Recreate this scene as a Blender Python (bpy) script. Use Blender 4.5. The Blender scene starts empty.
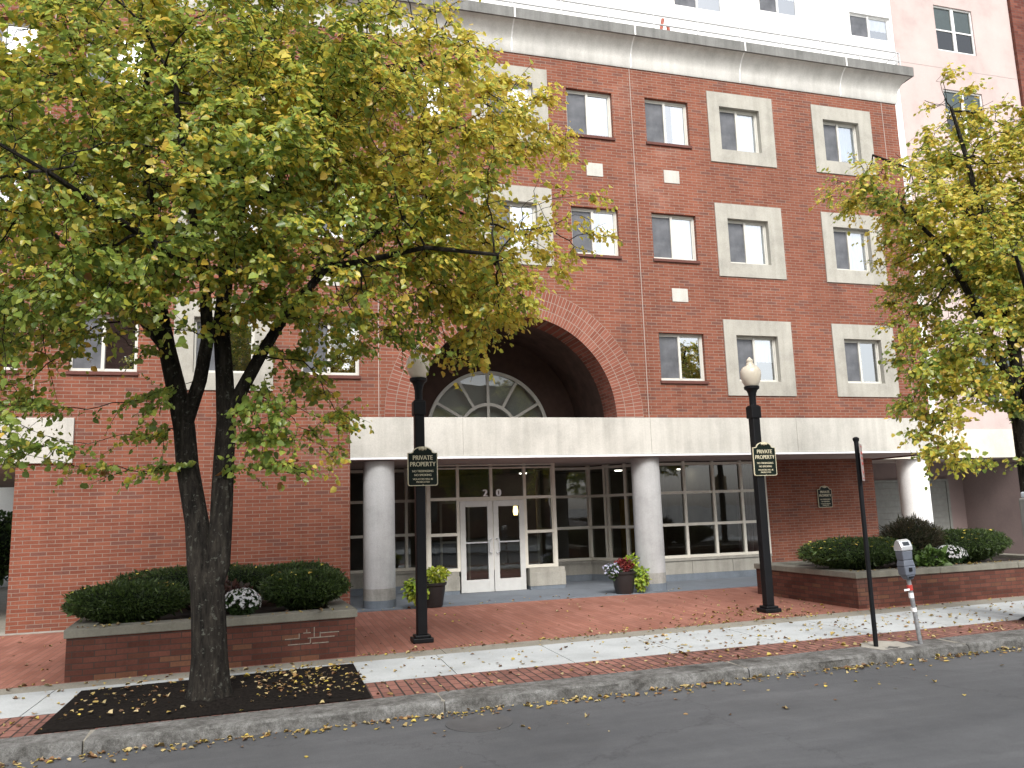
import bpy, math, random
import numpy as np
from mathutils import Vector, noise, Matrix
R = math.radians
scene = bpy.context.scene
col = scene.collection
random.seed(7)

# ------------------------------------------------------------------ camera, sky, sun, exposure
def cam_axes(yaw, pitch, roll):
    cy, sy, cp, sp = math.cos(yaw), math.sin(yaw), math.cos(pitch), math.sin(pitch)
    f = Vector((sy*cp, cy*cp, sp)); r = Vector((cy, -sy, 0)); u = r.cross(f)
    cr, sr = math.cos(roll), math.sin(roll)
    return cr*r + sr*u, -sr*r + cr*u, f
cam_r, cam_u, cam_f = cam_axes(R(16.56), R(8.86), R(-1.83))
cd = bpy.data.cameras.new('camera'); cam = bpy.data.objects.new('camera', cd); col.objects.link(cam)
cd.sensor_fit = 'HORIZONTAL'; cd.sensor_width = 36.0; cd.lens = 36.0*805.0/1024.0
cd.clip_start = 0.05; cd.clip_end = 2000
m = Matrix((( cam_r.x, cam_u.x, -cam_f.x, 0), (cam_r.y, cam_u.y, -cam_f.y, 0), (cam_r.z, cam_u.z, -cam_f.z, 1.93), (0, 0, 0, 1)))
cam.matrix_world = m
scene.camera = cam

SUN_EL, SUN_AZ = R(44), R(188)      # azimuth measured clockwise from +Y: behind the camera
world = bpy.data.worlds.new('World'); scene.world = world; world.use_nodes = True
wn = world.node_tree; bg = wn.nodes['Background']
sky = wn.nodes.new('ShaderNodeTexSky'); sky.sky_type = 'NISHITA'; sky.sun_disc = False
sky.sun_elevation = SUN_EL; sky.sun_rotation = SUN_AZ; sky.dust_density = 3.0; sky.air_density = 1.0; sky.ozone_density = 0.6
hs = wn.nodes.new('ShaderNodeHueSaturation'); hs.inputs['Saturation'].default_value = 0.30
wn.links.new(sky.outputs[0], hs.inputs['Color']); wn.links.new(hs.outputs[0], bg.inputs['Color'])
bg.inputs['Strength'].default_value = 0.15
sl = bpy.data.lights.new('sun', 'SUN'); sl.energy = 1.5; sl.angle = R(20); sl.color = (1.0, 0.97, 0.93)
so = bpy.data.objects.new('sun', sl); col.objects.link(so)
sd = Vector((math.sin(SUN_AZ)*math.cos(SUN_EL), math.cos(SUN_AZ)*math.cos(SUN_EL), math.sin(SUN_EL)))
so.rotation_euler = sd.to_track_quat('Z', 'Y').to_euler(); so.location = sd*60
scene.view_settings.view_transform = 'Standard'; scene.view_settings.look = 'None'
scene.view_settings.gamma = 1.0; scene.view_settings.use_curve_mapping = False
scene.view_settings.exposure = 0.95

# ------------------------------------------------------------------ helpers
class MB:
    def __init__(self): self.v = []; self.f = []; self.uv = None
    def quad(self, *pts):
        n = len(self.v); self.v += [tuple(p) for p in pts]; self.f.append(tuple(range(n, n+len(pts)))); return self
    def box(self, x0, x1, y0, y1, z0, z1):
        n = len(self.v)
        self.v += [(x0,y0,z0),(x1,y0,z0),(x1,y1,z0),(x0,y1,z0),(x0,y0,z1),(x1,y0,z1),(x1,y1,z1),(x0,y1,z1)]
        for q in ((0,3,2,1),(4,5,6,7),(0,1,5,4),(1,2,6,5),(2,3,7,6),(3,0,4,7)): self.f.append(tuple(n+i for i in q))
        return self
    def prism(self, poly, lo, hi, axis='z'):
        """poly of 2D points extruded: axis z -> (x,y), axis y -> (x,z), axis x -> (y,z)"""
        def P(a, b, c): return {'z': (a,b,c), 'y': (a,c,b), 'x': (c,a,b)}[axis]
        n = len(self.v); k = len(poly)
        self.v += [P(a,b,lo) for a,b in poly] + [P(a,b,hi) for a,b in poly]
        self.f.append(tuple(n+i for i in range(k))[::-1]); self.f.append(tuple(n+k+i for i in range(k)))
        for i in range(k): j = (i+1) % k; self.f.append((n+i, n+j, n+k+j, n+k+i))
        return self
    def lathe(self, prof, seg=24, c=(0,0,0), cap=True):
        n = len(self.v)
        for r, z in prof:
            for s in range(seg):
                a = 2*math.pi*s/seg; self.v.append((c[0]+r*math.cos(a), c[1]+r*math.sin(a), c[2]+z))
        for i in range(len(prof)-1):
            for s in range(seg):
                t = (s+1) % seg; self.f.append((n+i*seg+s, n+i*seg+t, n+(i+1)*seg+t, n+(i+1)*seg+s))
        if cap:
            self.f.append(tuple(n+s for s in range(seg))[::-1]); e = n+(len(prof)-1)*seg; self.f.append(tuple(e+s for s in range(seg)))
        return self
    def tube(self, pts, rads, seg=8, cap=True):
        pts = [Vector(p) for p in pts]
        if not hasattr(rads, '__len__'): rads = [rads]*len(pts)
        n = len(self.v); ref = None
        for i, p in enumerate(pts):
            d = (pts[min(i+1, len(pts)-1)] - pts[max(i-1, 0)]).normalized()
            if ref is None: ref = d.orthogonal().normalized()
            u = (ref - d*ref.dot(d)).normalized(); ref = u; w = d.cross(u)
            for s in range(seg):
                a = 2*math.pi*s/seg; q = p + (u*math.cos(a) + w*math.sin(a))*rads[i]; self.v.append(tuple(q))
        for i in range(len(pts)-1):
            for s in range(seg):
                t = (s+1) % seg; self.f.append((n+i*seg+s, n+i*seg+t, n+(i+1)*seg+t, n+(i+1)*seg+s))
        if cap:
            self.f.append(tuple(n+s for s in range(seg))[::-1]); e = n+(len(pts)-1)*seg; self.f.append(tuple(e+s for s in range(seg)))
        return self
    def sphere(self, c, r, seg=12, rings=8, sz=1.0):
        return self.lathe([(max(1e-4, r*math.sin(math.pi*i/rings)), -r*sz*math.cos(math.pi*i/rings)) for i in range(rings+1)], seg, c)
    def build(self, name, mat, parent=None, local=False, smooth=False, bevel=0, uv=None):
        me = bpy.data.meshes.new(name); me.from_pydata(self.v, [], self.f); me.update()
        if smooth:
            me.polygons.foreach_set('use_smooth', [True]*len(me.polygons))
            try: me.set_sharp_from_angle(angle=R(40))
            except Exception: pass
        if uv:
            L = me.uv_layers.new(name='UVMap')
            for lp in me.loops: L.data[lp.index].uv = uv[lp.vertex_index]
        return link(name, me, mat, parent, local, bevel)

WL = {}
def link(name, me, mat, parent=None, local=False, bevel=0):
    o = bpy.data.objects.new(name, me); col.objects.link(o)
    if mat is not None and len(me.materials) == 0: me.materials.append(mat)
    if parent is not None:
        o.parent = parent
        if not local: o.location = -WL.get(parent, Vector((0,0,0)))
    WL[o] = Vector((0,0,0))
    if bevel:
        b = o.modifiers.new('bevel', 'BEVEL'); b.width = bevel; b.segments = 2; b.limit_method = 'ANGLE'
    return o
def tag(o, label=None, cat=None, group=None, kind=None):
    if label: o['label'] = label
    if cat: o['category'] = cat
    if group: o['group'] = group
    if kind: o['kind'] = kind
    return o
def thing(name, loc, label, cat, group=None, rz=0):
    o = bpy.data.objects.new(name, None); col.objects.link(o); o.location = loc; o.rotation_euler.z = rz
    o.empty_display_size = 0.2
    WL[o] = Vector(loc); return tag(o, label, cat, group)
def copy_tree(o, parent=None):
    c = o.copy(); col.objects.link(c)
    if parent: c.parent = parent
    for ch in list(o.children): copy_tree(ch, c)
    return c
def struct(mb, name, mat, **k): return tag(mb.build(name, mat, **k), kind='structure')

# ------------------------------------------------------------------ materials
class NT:
    def __init__(self, name, rough=0.8, spec=0.3):
        self.m = bpy.data.materials.new(name); self.m.use_nodes = True; self.t = self.m.node_tree
        self.b = self.t.nodes['Principled BSDF']; self.b.inputs['Roughness'].default_value = rough
        self.b.inputs['Specular IOR Level'].default_value = spec
    def n(self, ty, **kw):
        nd = self.t.nodes.new(ty)
        for k, v in kw.items():
            if k in nd.inputs: nd.inputs[k].default_value = v
            else: setattr(nd, k, v)
        return nd
    def l(self, a, b): self.t.links.new(a, b)
    def obj(self):
        return self.n('ShaderNodeTexCoord').outputs['Object']
    def noise(self, scale, detail=4, rough=0.6, vec=None):
        nd = self.n('ShaderNodeTexNoise', Scale=scale, Detail=detail, Roughness=rough)
        self.l(vec if vec is not None else self.obj(), nd.inputs['Vector']); return nd.outputs['Fac']
    def ramp(self, fac, stops):
        r = self.n('ShaderNodeValToRGB'); e = r.color_ramp.elements
        while len(e) > 1: e.remove(e[-1])
        e[0].position = stops[0][0]; e[0].color = (*stops[0][1], 1)
        for p, c in stops[1:]: x = e.new(p); x.color = (*c, 1)
        self.l(fac, r.inputs['Fac']); return r.outputs['Color']
    def mix(self, fac, a, b, mode='MIX'):
        x = self.n('ShaderNodeMix', data_type='RGBA', blend_type=mode)
        for s, v in ((0, fac), (6, a), (7, b)):
            if isinstance(v, (float, int)): x.inputs[s].default_value = v
            elif isinstance(v, tuple): x.inputs[s].default_value = (*v, 1)
            else: self.l(v, x.inputs[s])
        return x.outputs[2]
    def bump(self, h, strength=0.3, dist=0.01):
        b = self.n('ShaderNodeBump', Strength=strength, Distance=dist); self.l(h, b.inputs['Height']); self.l(b.outputs[0], self.b.inputs['Normal'])
    def base(self, c): self.l(c, self.b.inputs['Base Color'])

def plain(name, c, rough=0.6, metal=0.0, spec=0.3, var=0.12, scale=6.0):
    t = NT(name, rough, spec); t.b.inputs['Metallic'].default_value = metal
    f = t.noise(scale, 5)
    t.base(t.ramp(f, [(0.3, tuple(x*(1-var) for x in c)), (0.7, tuple(min(1, x*(1+var)) for x in c))])); return t.m

def wall_vec(t):
    """(horizontal, vertical) coordinate on any upright face"""
    g = t.n('ShaderNodeNewGeometry'); sp = t.n('ShaderNodeSeparateXYZ'); t.l(g.outputs['Position'], sp.inputs[0])
    sn = t.n('ShaderNodeSeparateXYZ'); t.l(g.outputs['True Normal'], sn.inputs[0])
    ab = t.n('ShaderNodeMath', operation='ABSOLUTE'); t.l(sn.outputs[0], ab.inputs[0])
    gt = t.n('ShaderNodeMath', operation='GREATER_THAN'); t.l(ab.outputs[0], gt.inputs[0]); gt.inputs[1].default_value = 0.7
    mx = t.n('ShaderNodeMix', data_type='FLOAT'); t.l(gt.outputs[0], mx.inputs[0]); t.l(sp.outputs[0], mx.inputs[2]); t.l(sp.outputs[1], mx.inputs[3])
    cb = t.n('ShaderNodeCombineXYZ'); t.l(mx.outputs[0], cb.inputs[0]); t.l(sp.outputs[2], cb.inputs[1]); return cb.outputs[0], g.outputs['Position']

def brick_mat(name, c1, c2, mortar, w=0.30, h=0.0717, ms=0.007, mode='wall', offset=0.5, bumpd=0.004, dirt=0.25, third=None):
    t = NT(name, 0.88, 0.2)
    if mode == 'wall': vec, pos = wall_vec(t)
    elif mode == 'uv': vec = t.n('ShaderNodeTexCoord').outputs['UV']; pos = t.obj()
    else:               # paving: rows run along Y
        g = t.n('ShaderNodeNewGeometry'); pos = g.outputs['Position']
        sp = t.n('ShaderNodeSeparateXYZ'); t.l(pos, sp.inputs[0]); cb = t.n('ShaderNodeCombineXYZ')
        if mode == 'pave_y': t.l(sp.outputs[1], cb.inputs[0]); t.l(sp.outputs[0], cb.inputs[1])
        else: t.l(sp.outputs[0], cb.inputs[0]); t.l(sp.outputs[1], cb.inputs[1])
        vec = cb.outputs[0]
    # slight waviness so that joints are not ruler-straight
    nz = t.n('ShaderNodeTexNoise', Scale=3.0, Detail=2.0); t.l(pos, nz.inputs['Vector'])
    ad = t.n('ShaderNodeVectorMath', operation='MULTIPLY_ADD'); t.l(nz.outputs['Color'], ad.inputs[0]); ad.inputs[1].default_value = (0.010, 0.010, 0); t.l(vec, ad.inputs[2])
    b = t.n('ShaderNodeTexBrick', offset=offset, Scale=1.0); t.l(ad.outputs[0], b.inputs['Vector'])
    b.inputs['Brick Width'].default_value = w; b.inputs['Row Height'].default_value = h; b.inputs['Mortar Size'].default_value = ms
    b.inputs['Mortar Smooth'].default_value = 0.15; b.inputs['Bias'].default_value = 0.0
    b.inputs['Color1'].default_value = (0, 0, 0, 1); b.inputs['Color2'].default_value = (1, 1, 1, 1); b.inputs['Mortar'].default_value = (0.5, 0.5, 0.5, 1)
    bc = t.ramp(b.outputs['Color'], [(0.0, third or c1), (0.07, third or c1), (0.12, c1), (1.0, c2)])
    big = t.n('ShaderNodeTexNoise', Scale=0.55, Detail=5.0, Roughness=0.65); t.l(pos, big.inputs['Vector'])
    fine = t.n('ShaderNodeTexNoise', Scale=38.0, Detail=3.0); t.l(pos, fine.inputs['Vector'])
    bc = t.mix(dirt, bc, t.ramp(big.outputs['Fac'], [(0.3, (0.35, 0.33, 0.34)), (0.75, (1.25, 1.2, 1.2))]), 'MULTIPLY')
    bc = t.mix(0.3, bc, t.ramp(fine.outputs['Fac'], [(0.3, (0.6, 0.6, 0.6)), (0.7, (1.25, 1.25, 1.25))]), 'MULTIPLY')
    mps = t.n('ShaderNodeMapping'); mps.inputs['Scale'].default_value = (2.6, 2.6, 0.22); t.l(pos, mps.inputs[0])
    stn = t.n('ShaderNodeTexNoise', Scale=1.0, Detail=5.0, Roughness=0.65); t.l(mps.outputs[0], stn.inputs['Vector'])
    if mode == 'wall': bc = t.mix(0.5, bc, t.ramp(stn.outputs['Fac'], [(0.32, (0.66, 0.64, 0.64)), (0.5, (1.0, 1.0, 1.0)), (0.68, (1.22, 1.18, 1.15))]), 'MULTIPLY')
    if mode == 'wall': bc = t.mix(t.ramp(big.outputs['Fac'], [(0.62, (0, 0, 0)), (0.78, (0.22,)*3)]), bc, (0.42, 0.33, 0.28))
    mc = t.ramp(big.outputs['Fac'], [(0.3, tuple(x*0.7 for x in mortar)), (0.7, mortar)])
    t.base(t.mix(b.outputs['Fac'], bc, mc))
    inv = t.n('ShaderNodeMath', operation='SUBTRACT'); inv.inputs[0].default_value = 1.0; t.l(b.outputs['Fac'], inv.inputs[1])
    t.bump(inv.outputs[0], 0.5, bumpd)
    return t.m

def concrete(name, c, streak=0.35, scale=1.2, rough=0.85, low=0.62, speck=0):
    t = NT(name, rough, 0.25); o = t.n('ShaderNodeNewGeometry').outputs['Position']
    f1 = t.noise(scale, 6, 0.65, o); f2 = t.noise(45, 4, 0.6, o)
    mp = t.n('ShaderNodeMapping'); mp.inputs['Scale'].default_value = (5.0, 5.0, 0.35); t.l(o, mp.inputs[0])
    f3 = t.noise(1.0, 4, 0.6, mp.outputs[0])
    a = t.ramp(f1, [(0.3, tuple(x*0.8 for x in c)), (0.5, c), (0.72, tuple(min(1, x*1.12) for x in c))])
    a = t.mix(streak, a, t.ramp(f3, [(0.35, (low, low, low*0.97)), (0.6, (1.08, 1.08, 1.08))]), 'MULTIPLY')
    a = t.mix(0.5 if speck else 0.3, a, t.ramp(f2, [(0.3, (0.6-speck*0.2,)*3), (0.7, (1.2+speck*0.2,)*3)]), 'MULTIPLY')
    t.base(a); t.bump(f2, 0.2, 0.004); return t.m

def glass(name, tint=(0.72, 0.78, 0.78), refl=0.10, rough=0.01):
    t = NT(name); t.t.nodes.remove(t.b)
    tr = t.n('ShaderNodeBsdfTransparent'); tr.inputs[0].default_value = (*tint, 1)
    gl = t.n('ShaderNodeBsdfGlossy'); gl.inputs['Roughness'].default_value = rough; gl.inputs['Color'].default_value = (0.92, 0.95, 0.97, 1)
    fr = t.n('ShaderNodeFresnel', IOR=1.5)
    ad = t.n('ShaderNodeMath', operation='MULTIPLY_ADD', use_clamp=True); t.l(fr.outputs[0], ad.inputs[0]); ad.inputs[1].default_value = 1.15; ad.inputs[2].default_value = refl
    nz = t.noise(1.6, 2, 0.4); bp = t.n('ShaderNodeBump', Strength=0.06, Distance=0.02); t.l(nz, bp.inputs['Height']); t.l(bp.outputs[0], gl.inputs['Normal'])
    mx = t.n('ShaderNodeMixShader'); t.l(ad.outputs[0], mx.inputs[0]); t.l(tr.outputs[0], mx.inputs[1]); t.l(gl.outputs[0], mx.inputs[2])
    t.l(mx.outputs[0], t.t.nodes['Material Output'].inputs['Surface']); return t.m

def emit(name, c, s):
    t = NT(name); t.b.inputs['Base Color'].default_value = (*c, 1); t.b.inputs['Emission Color'].default_value = (*c, 1); t.b.inputs['Emission Strength'].default_value = s; return t.m

def leaf_mat(name, trans=0.45, attr='leafcol', rough=0.5):
    t = NT(name, 0.5, 0.3); t.t.nodes.remove(t.b)
    a = t.n('ShaderNodeAttribute', attribute_name=attr)
    d = t.n('ShaderNodeBsdfPrincipled'); d.inputs['Roughness'].default_value = rough; d.inputs['Specular IOR Level'].default_value = 0.5
    tl = t.n('ShaderNodeBsdfTranslucent'); t.l(a.outputs['Color'], d.inputs['Base Color'])
    hs_ = t.n('ShaderNodeHueSaturation'); hs_.inputs['Value'].default_value = 1.2; hs_.inputs['Saturation'].default_value = 0.95; t.l(a.outputs['Color'], hs_.inputs['Color']); t.l(hs_.outputs[0], tl.inputs[0])
    mx = t.n('ShaderNodeMixShader'); mx.inputs[0].default_value = trans; t.l(d.outputs[0], mx.inputs[1]); t.l(tl.outputs[0], mx.inputs[2])
    t.l(mx.outputs[0], t.t.nodes['Material Output'].inputs['Surface']); return t.m

M = {}
M['brick'] = brick_mat('red_brick', (0.190, 0.063, 0.039), (0.252, 0.092, 0.056), (0.275, 0.205, 0.165), w=0.268, ms=0.0062, third=(0.165, 0.070, 0.052))
M['brick_arch'] = brick_mat('arch_brick', (0.205, 0.068, 0.044), (0.275, 0.103, 0.070), (0.33, 0.265, 0.22), w=0.225, h=0.078, ms=0.007, mode='uv', offset=0.0, dirt=0.15)
M['brick_planter'] = brick_mat('planter_brick', (0.085, 0.032, 0.023), (0.150, 0.058, 0.041), (0.062, 0.043, 0.036), w=0.25, h=0.072, ms=0.006, dirt=0.4, third=(0.16, 0.075, 0.045))
M['brick_far'] = brick_mat('dark_brick', (0.12, 0.035, 0.025), (0.21, 0.075, 0.05), (0.12, 0.09, 0.08), w=0.3, h=0.1)
M['plaza'] = brick_mat('plaza_paver', (0.290, 0.125, 0.088), (0.360, 0.168, 0.124), (0.22, 0.12, 0.092), w=0.6, h=0.10, ms=0.006, mode='pave_y', dirt=0.45, bumpd=0.003)
M['strip'] = brick_mat('strip_paver', (0.185, 0.090, 0.072), (0.290, 0.142, 0.112), (0.050, 0.038, 0.033), w=0.24, h=0.115, ms=0.011, mode='pave_y', dirt=0.5, bumpd=0.006)
M['limestone'] = concrete('pale_cast_stone', (0.51, 0.495, 0.45), 0.4, 1.0, low=0.7)
M['cornice'] = concrete('weathered_cornice', (0.56, 0.55, 0.515), 0.35, 0.9, low=0.7)
M['surround'] = concrete('window_surround_stone', (0.385, 0.37, 0.325), 0.4, 1.6, low=0.75)
M['fascia'] = concrete('dark_stained_fascia', (0.20, 0.20, 0.19), 0.5, 1.5, low=0.5)
M['capstone'] = concrete('planter_capstone', (0.21, 0.20, 0.165), 0.4, 2.0)
M['columnc'] = concrete('column_concrete', (0.41, 0.415, 0.415), 0.35, 1.4, low=0.75)
M['column_base'] = concrete('stained_column_base', (0.33, 0.325, 0.30), 0.5, 7.0, low=0.55)
M['blue_base'] = concrete('blue_grey_paint', (0.165, 0.19, 0.22), 0.2, 2.0)
M['plinth'] = concrete('plinth_stone', (0.34, 0.325, 0.285), 0.35, 2.0)
M['path'] = concrete('pale_concrete_path', (0.415, 0.44, 0.445), 0.12, 1.3, low=0.9)
M['agg'] = concrete('tan_aggregate', (0.26, 0.245, 0.205), 0.1, 2.2, speck=0.6)
M['slab'] = concrete('blue_grey_slab', (0.165, 0.185, 0.21), 0.1, 1.0)
M['granite_old'] = concrete('granite_kerb', (0.125, 0.125, 0.118), 0.35, 3.0, low=0.5, speck=1.2)
def granite():
    t = NT('rough_granite', 0.9, 0.25); o = t.n('ShaderNodeNewGeometry').outputs['Position']
    a = t.noise(2.6, 6, 0.75, o); b = t.noise(90, 3, 0.7, o); g = t.noise(14, 6, 0.75, o)
    c = t.ramp(a, [(0.32, (0.052, 0.050, 0.046)), (0.5, (0.135, 0.134, 0.128)), (0.68, (0.215, 0.215, 0.21))])
    c = t.mix(0.8, c, t.ramp(g, [(0.32, (0.42, 0.41, 0.39)), (0.6, (1.15,)*3)]), 'MULTIPLY')
    c = t.mix(0.7, c, t.ramp(b, [(0.3, (0.5,)*3), (0.7, (1.5,)*3)]), 'MULTIPLY')
    t.base(c); t.bump(g, 0.8, 0.02); return t.m
M['granite'] = granite()
M['stucco_white'] = concrete('white_stucco', (0.86, 0.855, 0.84), 0.08, 0.6, low=0.92)
M['stucco_exposure_pink'] = concrete('exposure_pink_stucco', (0.50, 0.405, 0.38), 0.1, 0.6, low=0.92)  # pinker tone beside the white stands for an exposure difference, in the colour
M['stucco_recess_shade'] = concrete('recess_shade_stucco', (0.22, 0.165, 0.155), 0.1, 0.6, low=0.92)  # stucco darkened in colour for the shade inside the deep recess
M['cream'] = concrete('cream_band', (0.62, 0.58, 0.49), 0.1, 0.8, low=0.9)
M['soffit'] = concrete('soffit_paint', (0.36, 0.29, 0.26), 0.05, 0.8)
M['frame'] = plain('pale_aluminium', (0.56, 0.55, 0.50), 0.45, 0.0, 0.4, 0.05)
M['frame_white'] = plain('white_window_frame', (0.72, 0.72, 0.70), 0.4, 0, 0.4, 0.04)
M['shop_frame'] = plain('taupe_storefront_frame', (0.66, 0.63, 0.55), 0.45, 0, 0.4, 0.05)
M['door_frame'] = plain('silver_door_frame', (0.58, 0.58, 0.56), 0.35, 0.1, 0.5, 0.05)
M['sill'] = plain('brick_sill', (0.12, 0.05, 0.04), 0.9)
M['joint'] = plain('sealant_joint', (0.40, 0.34, 0.30), 0.9)
M['whitecaulk'] = plain('white_sealant', (0.78, 0.78, 0.76), 0.8)
M['glass'] = glass('window_glass', (0.95, 0.97, 0.98), 0.42)
M['glass_shop'] = glass('storefront_glass', (0.55, 0.58, 0.56), 0.05)
def screen_mat():
    t = NT('insect_screen', 0.7, 0.1); t.base(t.ramp(t.noise(3, 3), [(0.3, (0.10, 0.105, 0.115)), (0.7, (0.17, 0.175, 0.19))])); t.b.inputs['Alpha'].default_value = 0.82; return t.m
M['screen'] = screen_mat()
def curtain_mat():
    t = NT('curtain_with_sky_glare', 0.9, 0.1); w = t.n('ShaderNodeTexWave', Scale=7.0, Distortion=1.5); t.l(t.obj(), w.inputs['Vector'])
    t.base(t.ramp(w.outputs['Fac'], [(0.0, (0.87, 0.89, 0.91)), (1.0, (0.90, 0.91, 0.92))])); return t.m
M['curtain'] = curtain_mat()  # curtain white also stands for the sky mirrored in the right panes
M['shade'] = plain('bluish_roller_shade', (0.60, 0.68, 0.76), 0.85, var=0.05)
M['blind_green'] = plain('grey_green_blind', (0.20, 0.27, 0.25), 0.8)
M['drape'] = plain('brown_pink_drape', (0.30, 0.22, 0.22), 0.9)
M['inwall'] = plain('interior_plaster', (0.30, 0.265, 0.22), 0.9, var=0.3, scale=0.7)
M['infloor'] = plain('interior_floor', (0.12, 0.10, 0.09), 0.4)
M['dark_in'] = plain('dark_interior', (0.05, 0.045, 0.04), 0.9)
M['yellow_door'] = plain('ochre_door', (0.42, 0.27, 0.06), 0.6)
M['black'] = plain('black_metal_paint', (0.006, 0.0065, 0.008), 0.5, 0.0, 0.22, 0.2)
M['green_sign'] = plain('dark_green_sign_face', (0.005, 0.011, 0.008), 0.5, 0, 0.2, 0.1)
M['gold'] = plain('cream_gold_lettering', (0.58, 0.53, 0.38), 0.5)
M['white'] = plain('white_paint', (0.80, 0.80, 0.80), 0.5, var=0.03)
M['red_paint'] = plain('red_paint', (0.42, 0.05, 0.04), 0.5)
def globe_mat():
    t = NT('opal_globe', 0.25, 0.5); t.base(t.ramp(t.noise(3, 4), [(0.3, (0.52, 0.47, 0.38)), (0.7, (0.66, 0.60, 0.50))])); t.b.inputs['Subsurface Weight'].default_value = 0.0; return t.m
M['globe'] = globe_mat()
M['rail'] = plain('shaded_white_rail', (0.50, 0.50, 0.50), 0.4, var=0.03)  # white rail, greyed in the base colour to show its shading
M['pot'] = plain('black_resin_pot', (0.022, 0.020, 0.020), 0.45, 0, 0.4)
M['soil'] = plain('dark_soil', (0.022, 0.016, 0.012), 0.95, scale=30, var=0.5)
M['meter_grey'] = plain('meter_grey', (0.115, 0.13, 0.16), 0.45, 0.1, 0.5)
M['meter_silver'] = plain('meter_silver', (0.58, 0.60, 0.62), 0.35, 0.5, 0.5)
M['galv'] = plain('galvanised_pipe', (0.30, 0.31, 0.32), 0.5, 0.5, 0.5, 0.3, 20)
M['kiosk'] = plain('grey_kiosk', (0.20, 0.205, 0.20), 0.5, 0.0, 0.4)
M['screen_glass'] = plain('meter_window', (0.02, 0.025, 0.03), 0.1, 0, 0.5)
M['car_paint'] = plain('silver_car_paint', (0.42, 0.44, 0.46), 0.25, 0.6, 0.6, 0.02)
M['tyre'] = plain('tyre_rubber', (0.02, 0.02, 0.02), 0.8)
M['dark_glass'] = plain('car_glass', (0.015, 0.02, 0.022), 0.05, 0, 0.7)
M['louvre'] = plain('grey_door_panel', (0.19, 0.19, 0.175), 0.6)  # door grey lowered to carry the shade of the undercroft
M['light'] = emit('ceiling_lamp', (1.0, 0.93, 0.80), 5.0)
M['warm'] = emit('warm_wall_lamp', (1.0, 0.72, 0.28), 4.0)
def bark_mat():
    t = NT('bark', 0.95, 0.15); o = t.obj(); mp = t.n('ShaderNodeMapping'); mp.inputs['Scale'].default_value = (9, 9, 1.6); t.l(o, mp.inputs[0])
    f = t.noise(2.2, 6, 0.7, mp.outputs[0]); g = t.noise(14, 5, 0.7)
    c = t.ramp(f, [(0.34, (0.005, 0.0045, 0.004)), (0.52, (0.019, 0.0165, 0.0135)), (0.72, (0.045, 0.040, 0.032))])
    v = t.n('ShaderNodeTexVoronoi', Scale=22.0); t.l(o, v.inputs['Vector'])
    lic = t.ramp(t.noise(17, 6, 0.75), [(0.58, (0, 0, 0)), (0.64, (0.6,)*3)])
    c = t.mix(lic, c, (0.12, 0.125, 0.105)); c = t.mix(0.5, c, t.ramp(g, [(0.3, (0.6,)*3), (0.7, (1.3,)*3)]), 'MULTIPLY')
    t.base(c); t.bump(f, 0.9, 0.03); return t.m
M['bark'] = bark_mat()
M['leaf'] = leaf_mat('tree_leaf', 0.52, rough=0.33)
M['needle'] = leaf_mat('yew_needle', 0.15)
M['petal'] = leaf_mat('flower_and_foliage', 0.3)
M['fallen'] = leaf_mat('fallen_leaf', 0.1)
def asphalt():
    t = NT('asphalt', 0.85, 0.3); o = t.n('ShaderNodeNewGeometry').outputs['Position']
    mp = t.n('ShaderNodeMapping'); mp.inputs['Scale'].default_value = (0.25, 1.6, 1); mp.inputs['Rotation'].default_value = (0, 0, R(-2.4)); t.l(o, mp.inputs[0])
    f = t.noise(1.3, 6, 0.65, mp.outputs[0]); g = t.noise(160, 3, 0.6, o); h = t.noise(4.0, 6, 0.7, o)
    c = t.ramp(f, [(0.3, (0.070, 0.073, 0.078)), (0.55, (0.088, 0.091, 0.096)), (0.72, (0.110, 0.113, 0.118))])
    c = t.mix(0.6, c, t.ramp(g, [(0.3, (0.55,)*3), (0.7, (1.4,)*3)]), 'MULTIPLY'); c = t.mix(0.35, c, t.ramp(h, [(0.35, (0.75,)*3), (0.7, (1.2,)*3)]), 'MULTIPLY')
    sc = t.ramp(t.noise(2.2, 7, 0.8, mp.outputs[0]), [(0.66, (0, 0, 0)), (0.74, (0.35,)*3)]); c = t.mix(sc, c, (0.2, 0.2, 0.2))
    vo = t.n('ShaderNodeTexVoronoi', Scale=0.32, feature='DISTANCE_TO_EDGE'); wv = t.n('ShaderNodeTexNoise', Scale=1.1, Detail=6.0, Roughness=0.7); t.l(o, wv.inputs['Vector'])
    va = t.n('ShaderNodeVectorMath', operation='MULTIPLY_ADD'); t.l(wv.outputs['Color'], va.inputs[0]); va.inputs[1].default_value = (1.6, 1.6, 0); t.l(o, va.inputs[2]); t.l(va.outputs[0], vo.inputs['Vector'])
    c = t.mix(t.ramp(vo.outputs['Distance'], [(0.0, (0.35,)*3), (0.006, (0, 0, 0))]), c, (0.025, 0.025, 0.026))
    pt = t.noise(0.35, 2, 0.5, o); c = t.mix(0.5, c, t.ramp(pt, [(0.46, (0.86,)*3), (0.50, (1.05,)*3)]), 'MULTIPLY')
    t.base(c); t.bump(g, 0.35, 0.004); return t.m
M['asphalt'] = asphalt()
M['mulch'] = plain('black_mulch', (0.0095, 0.008, 0.007), 1.0, 0, 0.08, 0.6, 35)
M['ground'] = plain('ground_concrete', (0.22, 0.22, 0.21), 0.9)
M['iron'] = plain('cast_iron', (0.075, 0.075, 0.077), 0.85, 0.0)

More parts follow.
